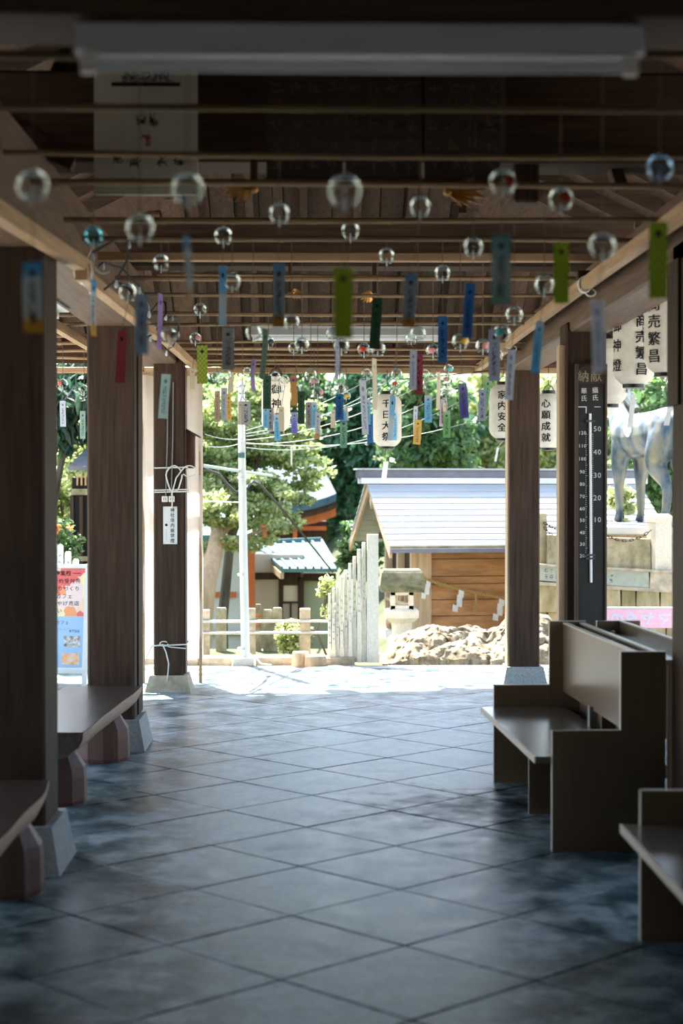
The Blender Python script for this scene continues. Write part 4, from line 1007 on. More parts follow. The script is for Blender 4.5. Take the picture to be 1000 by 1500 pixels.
# ------------------------------------------------------------------ paper lanterns
def lantern(label, c, D, Hh, texts, ztop, tag=None, yaw_=0):
    c = Vector(c); t = thing('paper_lantern', label, 'lantern', (c.x, c.y, c.z - Hh / 2), group=None)
    prof = []; n = 34
    def rad(u):
        e = abs(2 * u - 1); return D / 2 * (1 - max(0, (e - .62) / .38) ** 2.4 * .46)
    for i in range(n + 1):
        u = i / n; prof.append((rad(u), -Hh / 2 + u * Hh))
        if i < n: u2 = (i + .5) / n; prof.append((rad(u2) * .988, -Hh / 2 + u2 * Hh))
    G().lathe(prof, 30, c, cap=False).build('paper_shade', 'paper', t, smooth=80)
    rc = rad(0) * .98
    for s_ in (-1, 1):
        z = c.z + s_ * Hh / 2
        G().lathe([(rc * .8, -.008), (rc, -.008), (rc, .030 if s_ > 0 else .022), (rc * .8, .030 if s_ > 0 else .022)], 24, (c.x, c.y, z - (0 if s_ > 0 else .014))).build('rim', 'black', t)
    for st, ang, h, gp in texts:
        def fn(a, b, ang=ang):
            r = rad(min(1, max(0, (b + Hh / 2) / Hh))) + .0075
            th = ang + a / (D / 2); return (c.x + r * math.sin(th), c.y - r * math.cos(th), c.z + b)
        for i, ch in enumerate(st):
            oy = ((len(st) - 1) / 2 - i) * h * gp
            G().text(ch, lambda a, b, oy=oy: fn(a, b + oy), h, bold=.022).build('character', 'ink', t)
    g = G(); hb = c.z + Hh / 2 + .03
    g.tube([(c.x - rc * .8, c.y, hb - .01), (c.x - rc * .5, c.y, hb + .03), (c.x, c.y, hb + .05), (c.x + rc * .5, c.y, hb + .03), (c.x + rc * .8, c.y, hb - .01)], .004, 6)
    g.tube([(c.x, c.y, hb + .05), (c.x, c.y, ztop)], .0035, 6); g.build('hanger', 'cable', t)
    if tag:
        zb = c.z - Hh / 2 - .02
        x1, y1, zt, zl, w = tag
        G().tube([(c.x, c.y, zb), (x1, y1, zt)], .0025, 5).build('tag_cord', 'cord', t)
        G().obox((x1 - .005, y1, zt - zl / 2), (w / 2, 0, 0), (0, .001, 0), (.012, 0, zl / 2)).build('paper_tag', 'shide', t)
LY = 14.5
def lan(px, pyt, pyb, w, label, texts, tag=None, Y=LY, ztop=2.67):
    a, b = at(px, pyt, Y), at(px, pyb, Y)
    lantern(label, ((a.x + b.x) / 2, Y, (a.z + b.z) / 2), w * Y / F, a.z - b.z, texts, ztop, tag)
LAN = 14.72
p = at(564, 676, LAN); lan(567, 578, 654, 42, 'white paper lantern lettered 千日大祭 above the shrine roof', [('千日大祭', -.11, .076, 1.27)], (p.x, LAN, p.z, .19, .045), Y=LAN)
lan(404, 552, 632, 42, 'white paper lantern lettered 御神燈 behind coloured strips', [('御神燈', .05, .085, 1.45)], Y=LAN)
p = at(728, 656, LAN); lan(737, 564, 642, 42, 'white paper lantern lettered 家内安全 partly behind the brown pillar', [('家内安全', -.2, .078, 1.22)], (p.x, LAN, p.z, .12, .02), Y=LAN)
lan(803, 577, 656, 40, 'white paper lantern lettered 心願成就 between two pillars', [('心願成就', -.32, .080, 1.24)], Y=LAN, ztop=2.80)
lan(824, 561, 642, 40, 'white paper lantern half hidden beside the 心願成就 lantern', [('商売繁昌', -.95, .076, 1.25)], Y=15.35, ztop=2.95)
p = at(926, 578, 10.2); lan(928, 452, 563, 61, 'large white paper lantern lettered 商売繁昌 and 御神燈 beside the thermometer', [('商売繁昌', .18, .080, 1.2), ('御神燈', -1.08, .08, 1.5)], (p.x, 10.2, p.z, .20, .032), Y=10.2, ztop=2.9)
p = at(980, 592, 9.4); lan(975, 425, 546, 64, 'large white paper lantern lettered 商売繁昌 close to the dark pillar', [('商売繁昌', -.75, .080, 1.2), ('御神燈', -1.8, .08, 1.5)], (p.x, 9.4, p.z, .12, .032), Y=9.4, ztop=2.9)
lan(893, 497, 592, 50, 'white paper lantern mostly hidden behind the thermometer pillar', [('御神燈', 1.2, .08, 1.4)], Y=11.4, ztop=2.9)
# carrying bar for the right hand lantern row
t = thing('lantern_bar', 'dark timber bar carrying the outer lanterns under the eave', 'rail', (2.0, 9, 2.88))
G().box(1.86, 2.28, 9.37, 9.43, 2.84, 2.88).build('arm', 'wood_dark', t); G().box(1.86, 2.2, 10.17, 10.23, 2.84, 2.88).build('arm', 'wood_dark', t)
G().box(1.95, 2.0, 9.0, 15.4, 2.86, 2.91).build('bar', 'wood_dark', t); G().box(1.8, 2.2, 11.37, 11.43, 2.84, 2.88).build('arm', 'wood_dark', t)
G().box(1.95, 2.5, 15.32, 15.38, 2.82, 2.88).build('arm', 'wood_dark', t); G().box(1.86, 2.2, 14.69, 14.75, 2.80, 2.88).build('arm', 'wood_dark', t)
# dark string of little bulbs tangled along the left rail
g = G(); pts = []
for i in range(34):
    u = i / 33; pts.append((-1.0 + .14 * math.sin(u * 23) * (1 - u * .4), lerp(7.6, 11.8, u), 2.62 + .10 * math.sin(u * 31) + .06))
t = thing('string_lights', 'dark tangled string of small clear bulbs along the rail over the slab bench', 'string lights', pts[0])
G().tube(pts, .006, 5).build('wire', 'cable', t, smooth=True)
for i, p in enumerate(pts):
    if i % 2 == 0: G().lathe([(0, -.030), (.009, -.022), (.010, -.008), (.006, 0), (.006, .01)], 7, (p[0], p[1], p[2] - .012)).build('bulb', 'clapper', t, smooth=True)
# black cable looping from the beam to the large lantern
a, b, c_ = at(877, 420, 9.6), at(905, 440, 9.7), at(948, 430, 9.6)
G().tube([at(876, 412, 9.55), at(883, 428, 9.6), at(897, 437, 9.6), at(915, 438, 9.6), at(940, 430, 9.5)], .005, 6).build('power_cable', 'cable', label='thin black cable looping below the beam beside the lanterns', cat='cable', auto=True, smooth=True)
# ------------------------------------------------------------------ stepped stone fence
yF = 15.62
lefts = [480, 485.6, 491.4, 497.6, 503.4, 509.8, 516, 522.6, 529.6, 536.8, 555.4]; tops = [870, 862, 854, 845, 836, 826, 816, 805, 795, 783]
t = thing('stone_fence', 'stepped fence of pale upright granite posts rising towards the stone lantern', 'fence', ((at(517, 972, yF)).x, yF, 0))
for i in range(10):
    x0, x1 = at(lefts[i], 900, yF).x, at(lefts[i + 1], 900, yF).x; z = at(500, tops[i], yF).z
    y0 = yF + (0 if i == 9 else .02 * ((i + 1) % 2)); e = .006
    o = G().hexa([(x0, y0, 0), (x1 - .003, y0, 0), (x1 - .003, y0 + .13, 0), (x0, y0 + .13, 0)], [(x0 + e, y0 + e, z), (x1 - .003 - e, y0 + e, z), (x1 - .003 - e, y0 + .13 - e, z), (x0 + e, y0 + .13 - e, z)]).build('stone_post', 'stone_white', t)
    if i < 9:
        g = G()
        for k in range(5): blot(g, ((x0 + x1) / 2, y0 - .002, z * .72 - k * .07), .026, 5)
        g.build('inscription', 'ink_soft', o, kind='stuff')
# ------------------------------------------------------------------ rock outcrop
nx_, ny_ = 150, 70; vs = []; fs = []
ctrl = [(560, 975), (566, 955), (580, 935), (602, 921), (640, 917), (672, 920), (712, 926), (735, 918), (744, 908), (770, 905), (800, 906), (818, 925), (834, 975)]
for j in range(ny_ + 1):
    for i in range(nx_ + 1):
        px = lerp(556, 838, i / nx_); v = j / ny_; y = lerp(15.66, 16.75, v)
        for (a0, b0), (a1, b1) in zip(ctrl, ctrl[1:]):
            if a0 <= px <= a1: py = lerp(b0, b1, (px - a0) / (a1 - a0)); break
        else: py = 975
        h = max(0, at(px, py, 16.2).z) + .02; x = at(px, 900, 16.2).x
        prof = min(1, v / .42) ** .55 if v < .6 else max(0, 1 - ((v - .6) / .4) ** 2) ** .5
        dg = noise.noise(Vector((x * 3 - y * 3.5, y * 2 + x * 3, 1.3))); st = abs(noise.noise(Vector((x * 2.2 + y * 3.0, (x - y * 1.2) * 5, 2.2)))); fine = noise.noise(Vector((x * 17, y * 17, 4))) + .6 * noise.noise(Vector((x * 38, y * 38, 7)))
        rid = 1 - abs(noise.noise(Vector((x * 3.2 + y * 2.2, y * 3.2 - x * 1.2, 9))))
        z = h * prof + (dg * .06 + fine * .007 + (rid - .8) * .07 - .07 * max(0, .22 - st) * 3) * min(1, prof * 1.6) * (1 if h > .05 else .2)
        vs.append((x + dg * .02, y + .04 * fine, z - .02 if 0 < j < ny_ and 0 < i < nx_ else -.1))
for j in range(ny_):
    for i in range(nx_): fs.append((j * (nx_ + 1) + i, j * (nx_ + 1) + i + 1, (j + 1) * (nx_ + 1) + i + 1, (j + 1) * (nx_ + 1) + i))
M['rock'] = mat('weathered tan rock', (.09, .068, .036), .9, c2=(.40, .335, .24), scale=(8, 8, 14), bump=.7)
G().add(vs, fs).build('rock', 'rock', label='long craggy tan rock in front of the little shrine', cat='rock', smooth=28, auto=True)

# ------------------------------------------------------------------ stone lantern
yL = 17.1
M['moss_dark'] = mat('dark mossy cap', (.035, .045, .022), .9, c2=(.27, .26, .17), scale=(5, 5, 9), bump=.4)
def lz(py): return at(588, py, yL).z
cx = at(588, 900, yL).x; u_ = yL / F
t = thing('stone_lantern', 'old stone lantern with mossy cap between the stone fence and shrine', 'stone lantern', (cx, yL, -.06))
G().lathe([(.14, -.06), (.14, .10), (14 * u_ + .02, .12)], 20, (cx, yL, 0)).build('base', 'stone_white', t)
G().lathe([(15 * u_, .08), (14 * u_, lz(930)), (15.5 * u_, lz(911))], 18, (cx, yL, 0)).build('shaft', 'stone_white', t, smooth=True)
G().lathe([(20 * u_, lz(911)), (28 * u_, lz(904)), (28.5 * u_, lz(894)), (24 * u_, lz(891))], 6, (cx, yL, 0)).build('platform', 'stone_white', t)
g = G(); z0, z1 = lz(892), lz(866); w = 16.5 * u_; p_ = .045
for sx in (-1, 1):
    for sy in (-1, 1): g.box(cx + sx * w - (p_ if sx > 0 else 0), cx + sx * w + (p_ if sx < 0 else 0), yL + sy * w - (p_ if sy > 0 else 0), yL + sy * w + (p_ if sy < 0 else 0), z0, z1)
for zz0, zz1 in ((z0, z0 + .04), (z1 - .035, z1)): g.box(cx - w, cx + w, yL - w, yL + w, zz0, zz1)
g.build('firebox', 'stone_white', t)
G().lathe([(31 * u_, lz(866)), (33 * u_, lz(857)), (30 * u_, lz(838)), (27 * u_, lz(834))], 4, (cx, yL, 0), square=1).build('cap', 'moss_dark', t)

# ------------------------------------------------------------------ little shrine with copper roof
sh = loc_thing('shrine_building', 'small wooden shrine with pale stepped copper roof and straw rope', 'shrine', (.81, 18.0, -.08), R(10))
EL = 3.25; ZE, ZR, YR = 1.08, 1.80, 1.12
def roof_pt(t_, side):
    y = lerp(0, YR, t_); z = ZE + (ZR - ZE) * (t_ ** 1.02)
    return (y if side < 0 else 2 * YR - y, z)
NC = 11
for side in (-1, 1):
    for k in range(NC):
        y0, z0 = roof_pt(k / NC, side); y1, z1 = roof_pt((k + 1.12) / NC, side)
        xo = -.03 * (k / NC)
        G().hexa([(xo, y0, z0), (EL, y0, z0), (EL, y1, z1 - .008), (xo, y1, z1 - .008)], [(xo, y0, z0 + .022), (EL, y0, z0 + .022), (EL, y1, z1 + .006), (xo, y1, z1 + .006)]).build('roof_course', 'roof_pale', sh)
g = G(); g.box(-.10, EL + .08, YR - .10, YR + .10, ZR - .03, ZR + .035); g.build('ridge_base', 'steel', sh)
g = G(); g.box(-.13, EL + .10, YR - .075, YR + .075, ZR + .035, ZR + .125, .006); g.build('ridge', 'roof_ridge', sh)
G().box(-.15, EL + .12, YR - .11, YR + .11, ZR + .125, ZR + .145).build('ridge_cap', 'roof_pale', sh)
G().box(.0, EL, -.03, .0, ZE - .055, ZE + .01).build('fascia', 'stone_moss', sh); G().box(.0, EL, -.09, -.03, ZE - .06, ZE - .015).build('gutter', 'roof_ridge', sh)
for side in (-1, 1):
    for xs in (.0, EL - .03):
        n = 8; vs = []; fs = []
        for i in range(n + 1):
            y, z = roof_pt(i / n, side)
            for dx in (0, .03):
                vs += [(xs + dx, y, z - .10 - .02 * (1 - i / n)), (xs + dx, y, z - .002)]
        for i in range(n):
            k = i * 4; fs += [(k, k + 1, k + 5, k + 4), (k + 2, k + 6, k + 7, k + 3), (k, k + 4, k + 6, k + 2), (k + 1, k + 3, k + 7, k + 5)]
        fs += [(0, 2, 3, 1), (n * 4, n * 4 + 1, n * 4 + 3, n * 4 + 2)]
        G().add(vs, fs).build('bargeboard', 'shrine_pale', sh)
# gable framing seen from the side
for i in range(12):
    y0 = lerp(.18, 2 * YR - .18, i / 12); y1 = lerp(.18, 2 * YR - .18, (i + 1) / 12) - .006; ym = (y0 + y1) / 2
    tt = ym / YR if ym < YR else (2 * YR - ym) / YR
    G().box(.40, .42, y0, y1, 1.0, ZE + (ZR - ZE) * tt ** 1.18 - .02).build('gable_board', 'shrine_pale', sh)
G().box(.30, .40, .30, 1.94, 1.12, 1.19).build('tie_beam', 'log_leg', sh)
G().prism([(0, 0), (-.07, .10), (-.05, .20), (0, .24), (.05, .20), (.07, .10)], .03, .06, lambda a, b, u: (u, YR + a, 1.48 + b)).build('gable_pendant', 'shrine_pale', sh)
for yy in (.45, YR, 1.75): G().box(.34, .42, yy - .04, yy + .04, 0, 1.15).build('post', 'shrine_pale', sh)
G().box(.42, .56, .38, .50, 0, 1.06).build('post', 'shrine_pale', sh); G().box(2.78, 2.9, .38, .50, 0, 1.06).build('post', 'shrine_pale', sh)
zs = [.0, .12, .30, .48, .655, .74, .935, 1.05]
for z0, z1 in zip(zs, zs[1:]): G().box(.52, 2.82, .43 + .006 * random.random(), .47, z0, z1 - .006, .003).build('wall_plank', 'shrine_wood', sh)
for i in range(7): G().box(.44, .46, lerp(.5, 1.72, i / 7), lerp(.5, 1.72, (i + 1) / 7) - .01, 0, 1.0).build('side_plank', 'shrine_wood', sh)
for i in range(6): yy = lerp(.52, 1.6, i / 5); G().box(.34, .37, yy, yy + .03, .12, .62).build('lattice_slat', 'shrine_pale', sh)
for z in (.14, .40, .62): G().box(.33, .375, .45, 1.75, z, z + .035).build('lattice_rail', 'shrine_pale', sh)
for i in range(16): x = lerp(.1, EL - .1, i / 15); G().bar((x, .01, ZE - .03), (x, YR, ZR - .09), .035, .045).build('rafter', 'shrine_pale', sh)
G().box(.42, 2.85, .47, 1.80, 0, 1.0).build('inner_wall', 'wood_dark', sh)
G().box(.30, 2.95, .25, 2.0, -.05, .06).build('plinth', 'stone_white', sh)
g = G(); e = [(math.cos(k * math.pi / 6) * (.045 if k % 2 else .03), math.sin(k * math.pi / 6) * (.045 if k % 2 else .03)) for k in range(12)]
g.prism(e, .365, .38, lambda a, b, u: (.49 + a, u, .70 + b)); g.build('gilt_emblem', 'gold', sh)
# straw rope with paper streamers
yR_ = 18.42
def rope_pt(px): return at(px, 847 + (px - 616) * .20 - 6 * math.sin((px - 616) / 200 * math.pi) * -1, yR_ + (px - 616) * .0005)
t = thing('straw_rope', 'twisted straw rope with white zigzag papers across the shrine front', 'rope', rope_pt(680))
for ph in (0, math.pi):
    pts = []
    for i in range(120):
        px = lerp(614, 815, i / 119); c_ = rope_pt(px); a_ = i * .9 + ph; pts.append(c_ + Vector((0, .011 * math.cos(a_), .011 * math.sin(a_))))
    G().tube(pts, .012, 6).build('strand', 'rope', t, smooth=True)
def shide(px, L, s_=1):
    p = rope_pt(px); p = p + Vector((0, -.025, -.01)); w = L * .22; seg = L / 4
    x = p.x
    for k in range(4):
        z0 = p.z - k * seg * .8; xa = x + s_ * (-.012 + k * w * .42) * (1 if k % 2 else .4)
        G().hexa([(xa - w / 2, p.y - .004 * k, z0 - seg), (xa + w / 2, p.y - .004 * k, z0 - seg * 1.15), (xa + w / 2, p.y - .004 * k - .003, z0 - seg * 1.15), (xa - w / 2, p.y - .004 * k - .003, z0 - seg)],
                 [(xa - w * .4, p.y - .004 * k, z0 + .01), (xa + w * .6, p.y - .004 * k, z0 - .01), (xa + w * .6, p.y - .004 * k - .003, z0 - .01), (xa - w * .4, p.y - .004 * k - .003, z0 + .01)]).build('paper_streamer', 'shide', t)
shide(626, .22, -1); shide(674, .27, -1); shide(733, .27, -1); shide(800, .27, -1)
p = rope_pt(697)
for k in range(6): G().tube([p, p + Vector(((k - 2.5) * .004, -.01, -.10)), p + Vector(((k - 2.5) * .012 - .01, -.01, -.21))], [.006, .005, .003], 5).build('straw_tassel', 'rope', t)

# ------------------------------------------------------------------ stone wall of the statue pedestal
def Yw(px): return lerp(17.0, 16.35, (px - 790) / 195)
wl = thing('stone_wall', 'weathered stone pedestal wall with inscribed plaques and a square pillar', 'wall', (3.0, 16.8, 0))
def wblock(name, x0, x1, t0, t1, b0, b1, m, dep=.3, pro=0, parent=None, e=.008):
    A0, A1 = at(x0, b0, Yw(x0) - pro), at(x1, b1, Yw(x1) - pro); T0, T1 = at(x0, t0, Yw(x0) - pro), at(x1, t1, Yw(x1) - pro)
    d = Vector((0, dep, 0)); i = Vector((e, e, -e))
    return G().hexa([A0, A1, A1 + d, A0 + d], [T0 + Vector((e, 0, 0)), T1 - Vector((e, 0, 0)), T1 + d, T0 + d]).build(name, m, parent or wl)
wblock('parapet_slab', 802, 872, 784, 786.5, 827, 831, 'stone_moss', .25); wblock('parapet_slab', 873, 953, 787, 790, 831, 836, 'stone_moss', .25)
wblock('ledge', 786, 990, 826, 836, 829, 840, 'granite_warm', .6, .05)
o = wblock('plaque', 787, 851, 829, 833, 850, 855, 'plaque', .3, .02)
g = G()
for i in range(6):
    for j in range(2): p = at(800 + i * 8, 836 + j * 8 + i * .4, Yw(800 + i * 8) - .026); blot(g, p, .045, 7)
g.build('inscription', 'ink_soft', o, kind='stuff')
o = wblock('plaque', 858, 951, 833, 838, 855, 862, 'plaque', .3, .02)
g = G()
for i in range(3):
    for j in range(2): p = at(896 + i * 6, 843 + j * 8, Yw(896) - .026); blot(g, p, .04, 7)
g.build('inscription', 'ink_soft', o, kind='stuff')
wblock('band_block', 951.5, 986, 838, 840, 866, 868, 'granite_warm', .35, .04); wblock('band_block', 986.5, 1030, 840, 842, 868, 870, 'granite_warm', .35, .04)
wblock('ledge', 786, 990, 852, 864, 857, 869, 'granite_warm', .5, .03)
for x0, x1 in ((786, 817), (817.6, 850), (850.6, 880), (880.6, 909), (909.6, 931), (931.6, 966), (966.6, 1000)):
    sl = (x0 - 786) * .055; wblock('wall_stone', x0, x1, 857 + sl, 857 + sl + .5, 897, 897, 'wall_stone', .4, random.uniform(-.01, .02))
for x0, x1 in ((786, 801), (801.6, 828), (828.6, 862), (862.6, 900), (900.6, 925), (925.6, 950), (950.6, 975), (975.6, 1000)):
    wblock('wall_stone', x0, x1, 897.6, 897.6, 950, 950, 'wall_stone', .4, random.uniform(-.01, .02))
p = at(969.5, 838, 16.35); pt = at(969.5, 765, 16.35).z; hw = 17 * 16.35 / F * .86
M['pillar_stone'] = mat('speckled granite pillar', (.50, .44, .34), .8, .14, (60, 60, 60), .15)
rt = thing('stone_pillar', 'square capped granite pillar at the corner of the pedestal wall', 'stone pillar', (p.x, 16.35, p.z)); 
def rotbox(cx, cy, z0, z1, hw, a, bev=.85):
    c_, s_ = math.cos(a), math.sin(a); cs = [(-hw, -hw), (hw, -hw), (hw, hw), (-hw, hw)]
    q = [(cx + x * c_ - y * s_, cy + x * s_ + y * c_) for x, y in cs]; q2 = [(cx + (x * c_ - y * s_) * bev, cy + (x * s_ + y * c_) * bev) for x, y in cs]
    return G().hexa([(x, y, z0) for x, y in q], [(x, y, z1) for x, y in q2])
rotbox(p.x, 16.5, p.z, pt, hw * .92, R(18), 1.0).build('shaft', 'pillar_stone', rt); rotbox(p.x, 16.5, pt, at(969, 757, 16.35).z, hw, R(18), 1).build('cap', 'pillar_stone', rt); rotbox(p.x, 16.5, at(969, 757, 16.35).z, at(969, 753, 16.35).z, hw, R(18), .7).build('cap_top', 'pillar_stone', rt)
p = at(794.5, 826, 17.05); rt2 = thing('stone_pillar', 'slim mossy stone pillar holding the chain beside the shrine roof', 'stone pillar', (p.x, 17.05, p.z))
rotbox(p.x, 17.1, p.z, at(794, 756, 17.05).z, .04, R(10), 1).build('shaft', 'stone_moss', rt2); rotbox(p.x, 17.1, at(794, 756, 17.05).z, at(794, 752, 17.05).z, .044, R(10), .8).build('cap', 'stone_moss', rt2)
def chain(label, pts):
    t = thing('iron_chain', label, 'chain', pts[0]); ln = .045; q = [Vector(p) for p in pts]; i = 0
    acc = []; 
    for a, b in zip(q, q[1:]):
        n = max(1, int((b - a).length / ln)); acc += [a.lerp(b, k / n) for k in range(n)]
    acc.append(q[-1])
    for k, (a, b) in enumerate(zip(acc, acc[1:])):
        c_ = (a + b) / 2; d = (b - a).normalized(); s_ = Vector((0, 1, 0)) if k % 2 else d.cross(Vector((0, 1, 0))).normalized()
        G().tube([c_ + d * (.028 * math.cos(x)) + s_ * (.012 * math.sin(x)) for x in np.linspace(0, 2 * math.pi, 9)], .0045, 5, cap=False).build('link', 'wood_dark', t)
chain('rusty chain hanging from the slim mossy pillar, upper', catenary(at(797, 766, 17.05), at(852, 782, 16.85), .03)); chain('rusty chain hanging from the slim mossy pillar, lower', catenary(at(797, 772, 17.05), at(852, 786, 16.85), .10))
chain('rusty chain sagging to the square granite pillar', catenary(at(880, 778, 16.7), at(954, 776, 16.4), .10))
t = thing('statue_plinth', 'broad stone plinth with pale smooth top under the horse statue', 'plinth', (3.4, 17.6, 0))
G().box(2.85, 4.7, 17.1, 18.1, 0, 1.16).build('body', 'granite_warm', t); M['plinth_top'] = mat('pale stone top', (.46, .46, .44), .3, .15, (3, 3, 3))
p0, p1 = at(890, 784, 16.85), at(953, 774, 16.85); G().box(2.80, 4.75, 16.98, 18.16, 1.16, 1.245, .01).build('top_slab', 'plinth_top', t)

# ------------------------------------------------------------------ horse statue
def horse(label, loc, head):
    V = [(-.45, 0, .98), (-.02, 0, .95), (.40, 0, .97), (.60, 0, 1.17), (.76, 0, 1.40), (.86, 0, 1.58), (1.02, 0, 1.50), (1.22, 0, 1.32)]
    RR = [.25, .245, .235, .165, .125, .10, .085, .06]; Eg = [(i, i + 1) for i in range(7)]
    def chain_(start, pts, rs):
        pr = start
        for p, r in zip(pts, rs): V.append(p); RR.append(r); Eg.append((pr, len(V) - 1)); pr = len(V) - 1
    for s_ in (-1, 1):
        chain_(0, [(-.47, .13 * s_, .82), (-.40, .15 * s_, .62), (-.60, .14 * s_, .40), (-.57, .14 * s_, .13), (-.53, .14 * s_, .03)], [.165, .115, .056, .045, .055])
        chain_(2, [(.42, .12 * s_, .76), (.45, .13 * s_, .42), (.44, .13 * s_, .13), (.48, .13 * s_, .03)], [.115, .055, .043, .054])
        chain_(5, [(.84, .05 * s_, 1.68), (.85, .06 * s_, 1.75)], [.03, .012])
    chain_(0, [(-.70, 0, 1.06), (-.83, 0, .84), (-.85, 0, .46)], [.06, .065, .02])
    t = thing('horse_statue', label, 'statue', loc, math.atan2(head[1], head[0])); BASE[t] = Vector((0, 0, 0))
    def spline(ids):
        P = [Vector(V[i]) for i in ids]; Rs = [RR[i] for i in ids]; pts = []; rs = []
        for k in range(len(P) - 1):
            p0, p1, p2, p3 = P[max(k - 1, 0)], P[k], P[k + 1], P[min(k + 2, len(P) - 1)]
            for u in np.linspace(0, 1, 6)[:-1]:
                pts.append(.5 * (2 * p1 + (p2 - p0) * u + (2 * p0 - 5 * p1 + 4 * p2 - p3) * u * u + (3 * p1 - p0 - 3 * p2 + p3) * u ** 3)); rs.append(lerp(Rs[k], Rs[k + 1], u))
        pts.append(P[-1]); rs.append(Rs[-1]); return pts, rs
    hg = G(); paths = [list(range(8))]
    nxt = {}
    for a_, b_ in Eg:
        if b_ >= 8:
            if a_ < 8: paths.append([a_, b_])
            else: paths[-1].append(b_)
    for ids in paths:
        pts, rs = spline(ids)
        if ids[0] == 0 and len(ids) == 8: pts = [pts[0] + Vector((-.22, 0, .0)), pts[0] + Vector((-.15, 0, 0))] + pts; rs = [.06, .19] + rs
        if len(ids) < 8: rs[0] = min(rs[0], .14)
        hg.tube(pts, rs, 14)
    o = hg.build('body', 'gold', t); o.modifiers.new('fuse', 'REMESH').mode = 'VOXEL'; o.modifiers['fuse'].voxel_size = .017
    sm = o.modifiers.new('soft', 'SMOOTH'); sm.factor = .5; sm.iterations = 6
    dg = bpy.context.evaluated_depsgraph_get(); me2 = bpy.data.meshes.new_from_object(o.evaluated_get(dg)); o.modifiers.clear(); o.data = me2
    me2.polygons.foreach_set('use_smooth', [True] * len(me2.polygons))
    m, nt, b, out = new_mat('patinated bronze'); mp = coords(nt, 'Object', (4, 4, 1.8)); n = N(nt, 'ShaderNodeTexNoise'); n.inputs['Detail'].default_value = 6; n.inputs['Scale'].default_value = 1.3
    nt.links.new(mp.outputs[0], n.inputs[0]); r = ramp(nt, [(.40, (.022, .034, .042)), (.47, (.07, .095, .105)), (.53, (.14, .135, .095)), (.75, (.21, .195, .14))])
    nt.links.new(n.outputs[0], r.inputs[0]); nt.links.new(r.outputs[0], b.inputs['Base Color']); b.inputs['Metallic'].default_value = .15; b.inputs['Roughness'].default_value = .45
    me2.materials.clear(); me2.materials.append(m)
    G().tube([(.30, 0, 1.22), (.48, 0, 1.34), (.62, 0, 1.52), (.76, 0, 1.68)], [.04, .06, .055, .03], 8).build('mane', m, t, smooth=True)
    for s_ in (-1, 1):
        g = G(); g.lathe([(0, .035), (.04, .03), (.07, .016), (.085, 0)], 14); g.v = [(.05 + v[0], s_ * (.235 + v[2]), 1.0 + v[1]) for v in g.v]; g.build('round_boss', 'steel', t, smooth=True)
    G().box(-.66, .58, -.26, .26, -.012, .02, .01).build('foot_plate', 'roof_ridge', t)
    return t
hp = at(952, 700, 17.58); horse('mottled blue-white bronze horse statue standing on the stone plinth', (hp.x, 17.58, 1.25), (-.3, .954))

# ------------------------------------------------------------------ pink banner
yB = 14.7
a, b = at(874, 920, yB), at(1040, 891, yB)
t = thing('cloth_banner', 'low pink banner with pale reversed lettering in front of the pedestal wall', 'banner', ((a.x + b.x) / 2, yB, 0))
M['pink_cloth'] = translucent('pink banner cloth', (.66, .47, .54), .35); M['pale_print'] = mat('pale lilac print', (.66, .60, .70), .8, .04)
G().box(a.x, b.x, yB, yB + .006, a.z, b.z).build('cloth', 'pink_cloth', t); G().box(a.x, b.x, yB - .01, yB + .01, b.z, b.z + .012).build('top_hem', 'white_paint', t)
g = G(); hh = (b.z - a.z)
for ch, px in (('の', 903), ('タ', 924), ('ヤ', 948), ('マ', 973), ('桜', 996)): g.text(ch, flat(px, 906, yB - .003), hh * .72, off=.035, wid=-1.05)
g.build('lettering', 'pale_print', t)
for x in (a.x + .02, (a.x + b.x) / 2 + .2, b.x - .02): G().tube([(x, yB + .02, 0), (x, yB + .02, b.z + .02)], .012, 8).build('stake', 'steel', t)

# ------------------------------------------------------------------ white utility pole, stumps, guard rail
yU = 15.46; px_ = at(355, 800, yU).x
t = thing('utility_pole', 'slim white steel pole on a concrete block at the paved edge', 'pole', (px_, yU, 0))
a = at(340, 976, yU); G().box(at(340, 960, yU).x, at(374, 960, yU).x, yU - .09, yU + .10, -.02, at(355, 962, yU).z, .01).build('base_block', 'stone_white', t)
G().tube([(px_ + .03, yU, .0), (px_ + .01, yU, 1.0), (px_ - .005, yU, 2.0), (px_ - .01, yU, 2.62)], [.040, .038, .034, .032], 16).build('shaft', 'metal_white', t, smooth=True)
for py in (842, 950, 700): p = at(355, py, yU); G().lathe([(.044, -.012), (.048, -.008), (.048, .008), (.044, .012)], 14, (p.x, yU, p.z)).build('band', 'steel', t)
p = at(354, 667, yU); G().box(p.x - .03, p.x + .03, yU - .07, yU - .03, p.z - .025, p.z + .025, .004).build('junction_box', 'copper_dark', t)
G().tube([at(362, 955, yU - .05), at(372, 962, yU - .12), at(382, 972, yU - .1), at(400, 974, 15.6)], .008, 6).build('ground_wire', 'cord', t)
for lab, px, py, r in (('round cut stump seat with pale top beside the guard rail post', 440, 956, 12.5), ('lower round cut stump seat with pale top beside the stone fence', 462, 961, 16)):
    p = at(px, py, 15.46 if px < 450 else 15.40); rr = r * 15.4 / F
    t = thing('tree_stump', lab, 'stump', (p.x, p.y, -.02)); G().lathe([(rr * 1.06, -.02), (rr * 1.04, .02), (rr * .98, p.z)], 18, (p.x, p.y, 0)).build('side', 'stump_side', t, smooth=40)
    G().lathe([(rr * .97, p.z), (rr * .93, p.z + .008), (0, p.z + .008)], 18, (p.x, p.y, 0)).build('cut_top', 'stone_white', t)
yG = 16.25
t = thing('guard_rail', 'low guard rail of two steel pipes on weathered stone posts', 'railing', (at(400, 960, yG).x, yG, -.06))
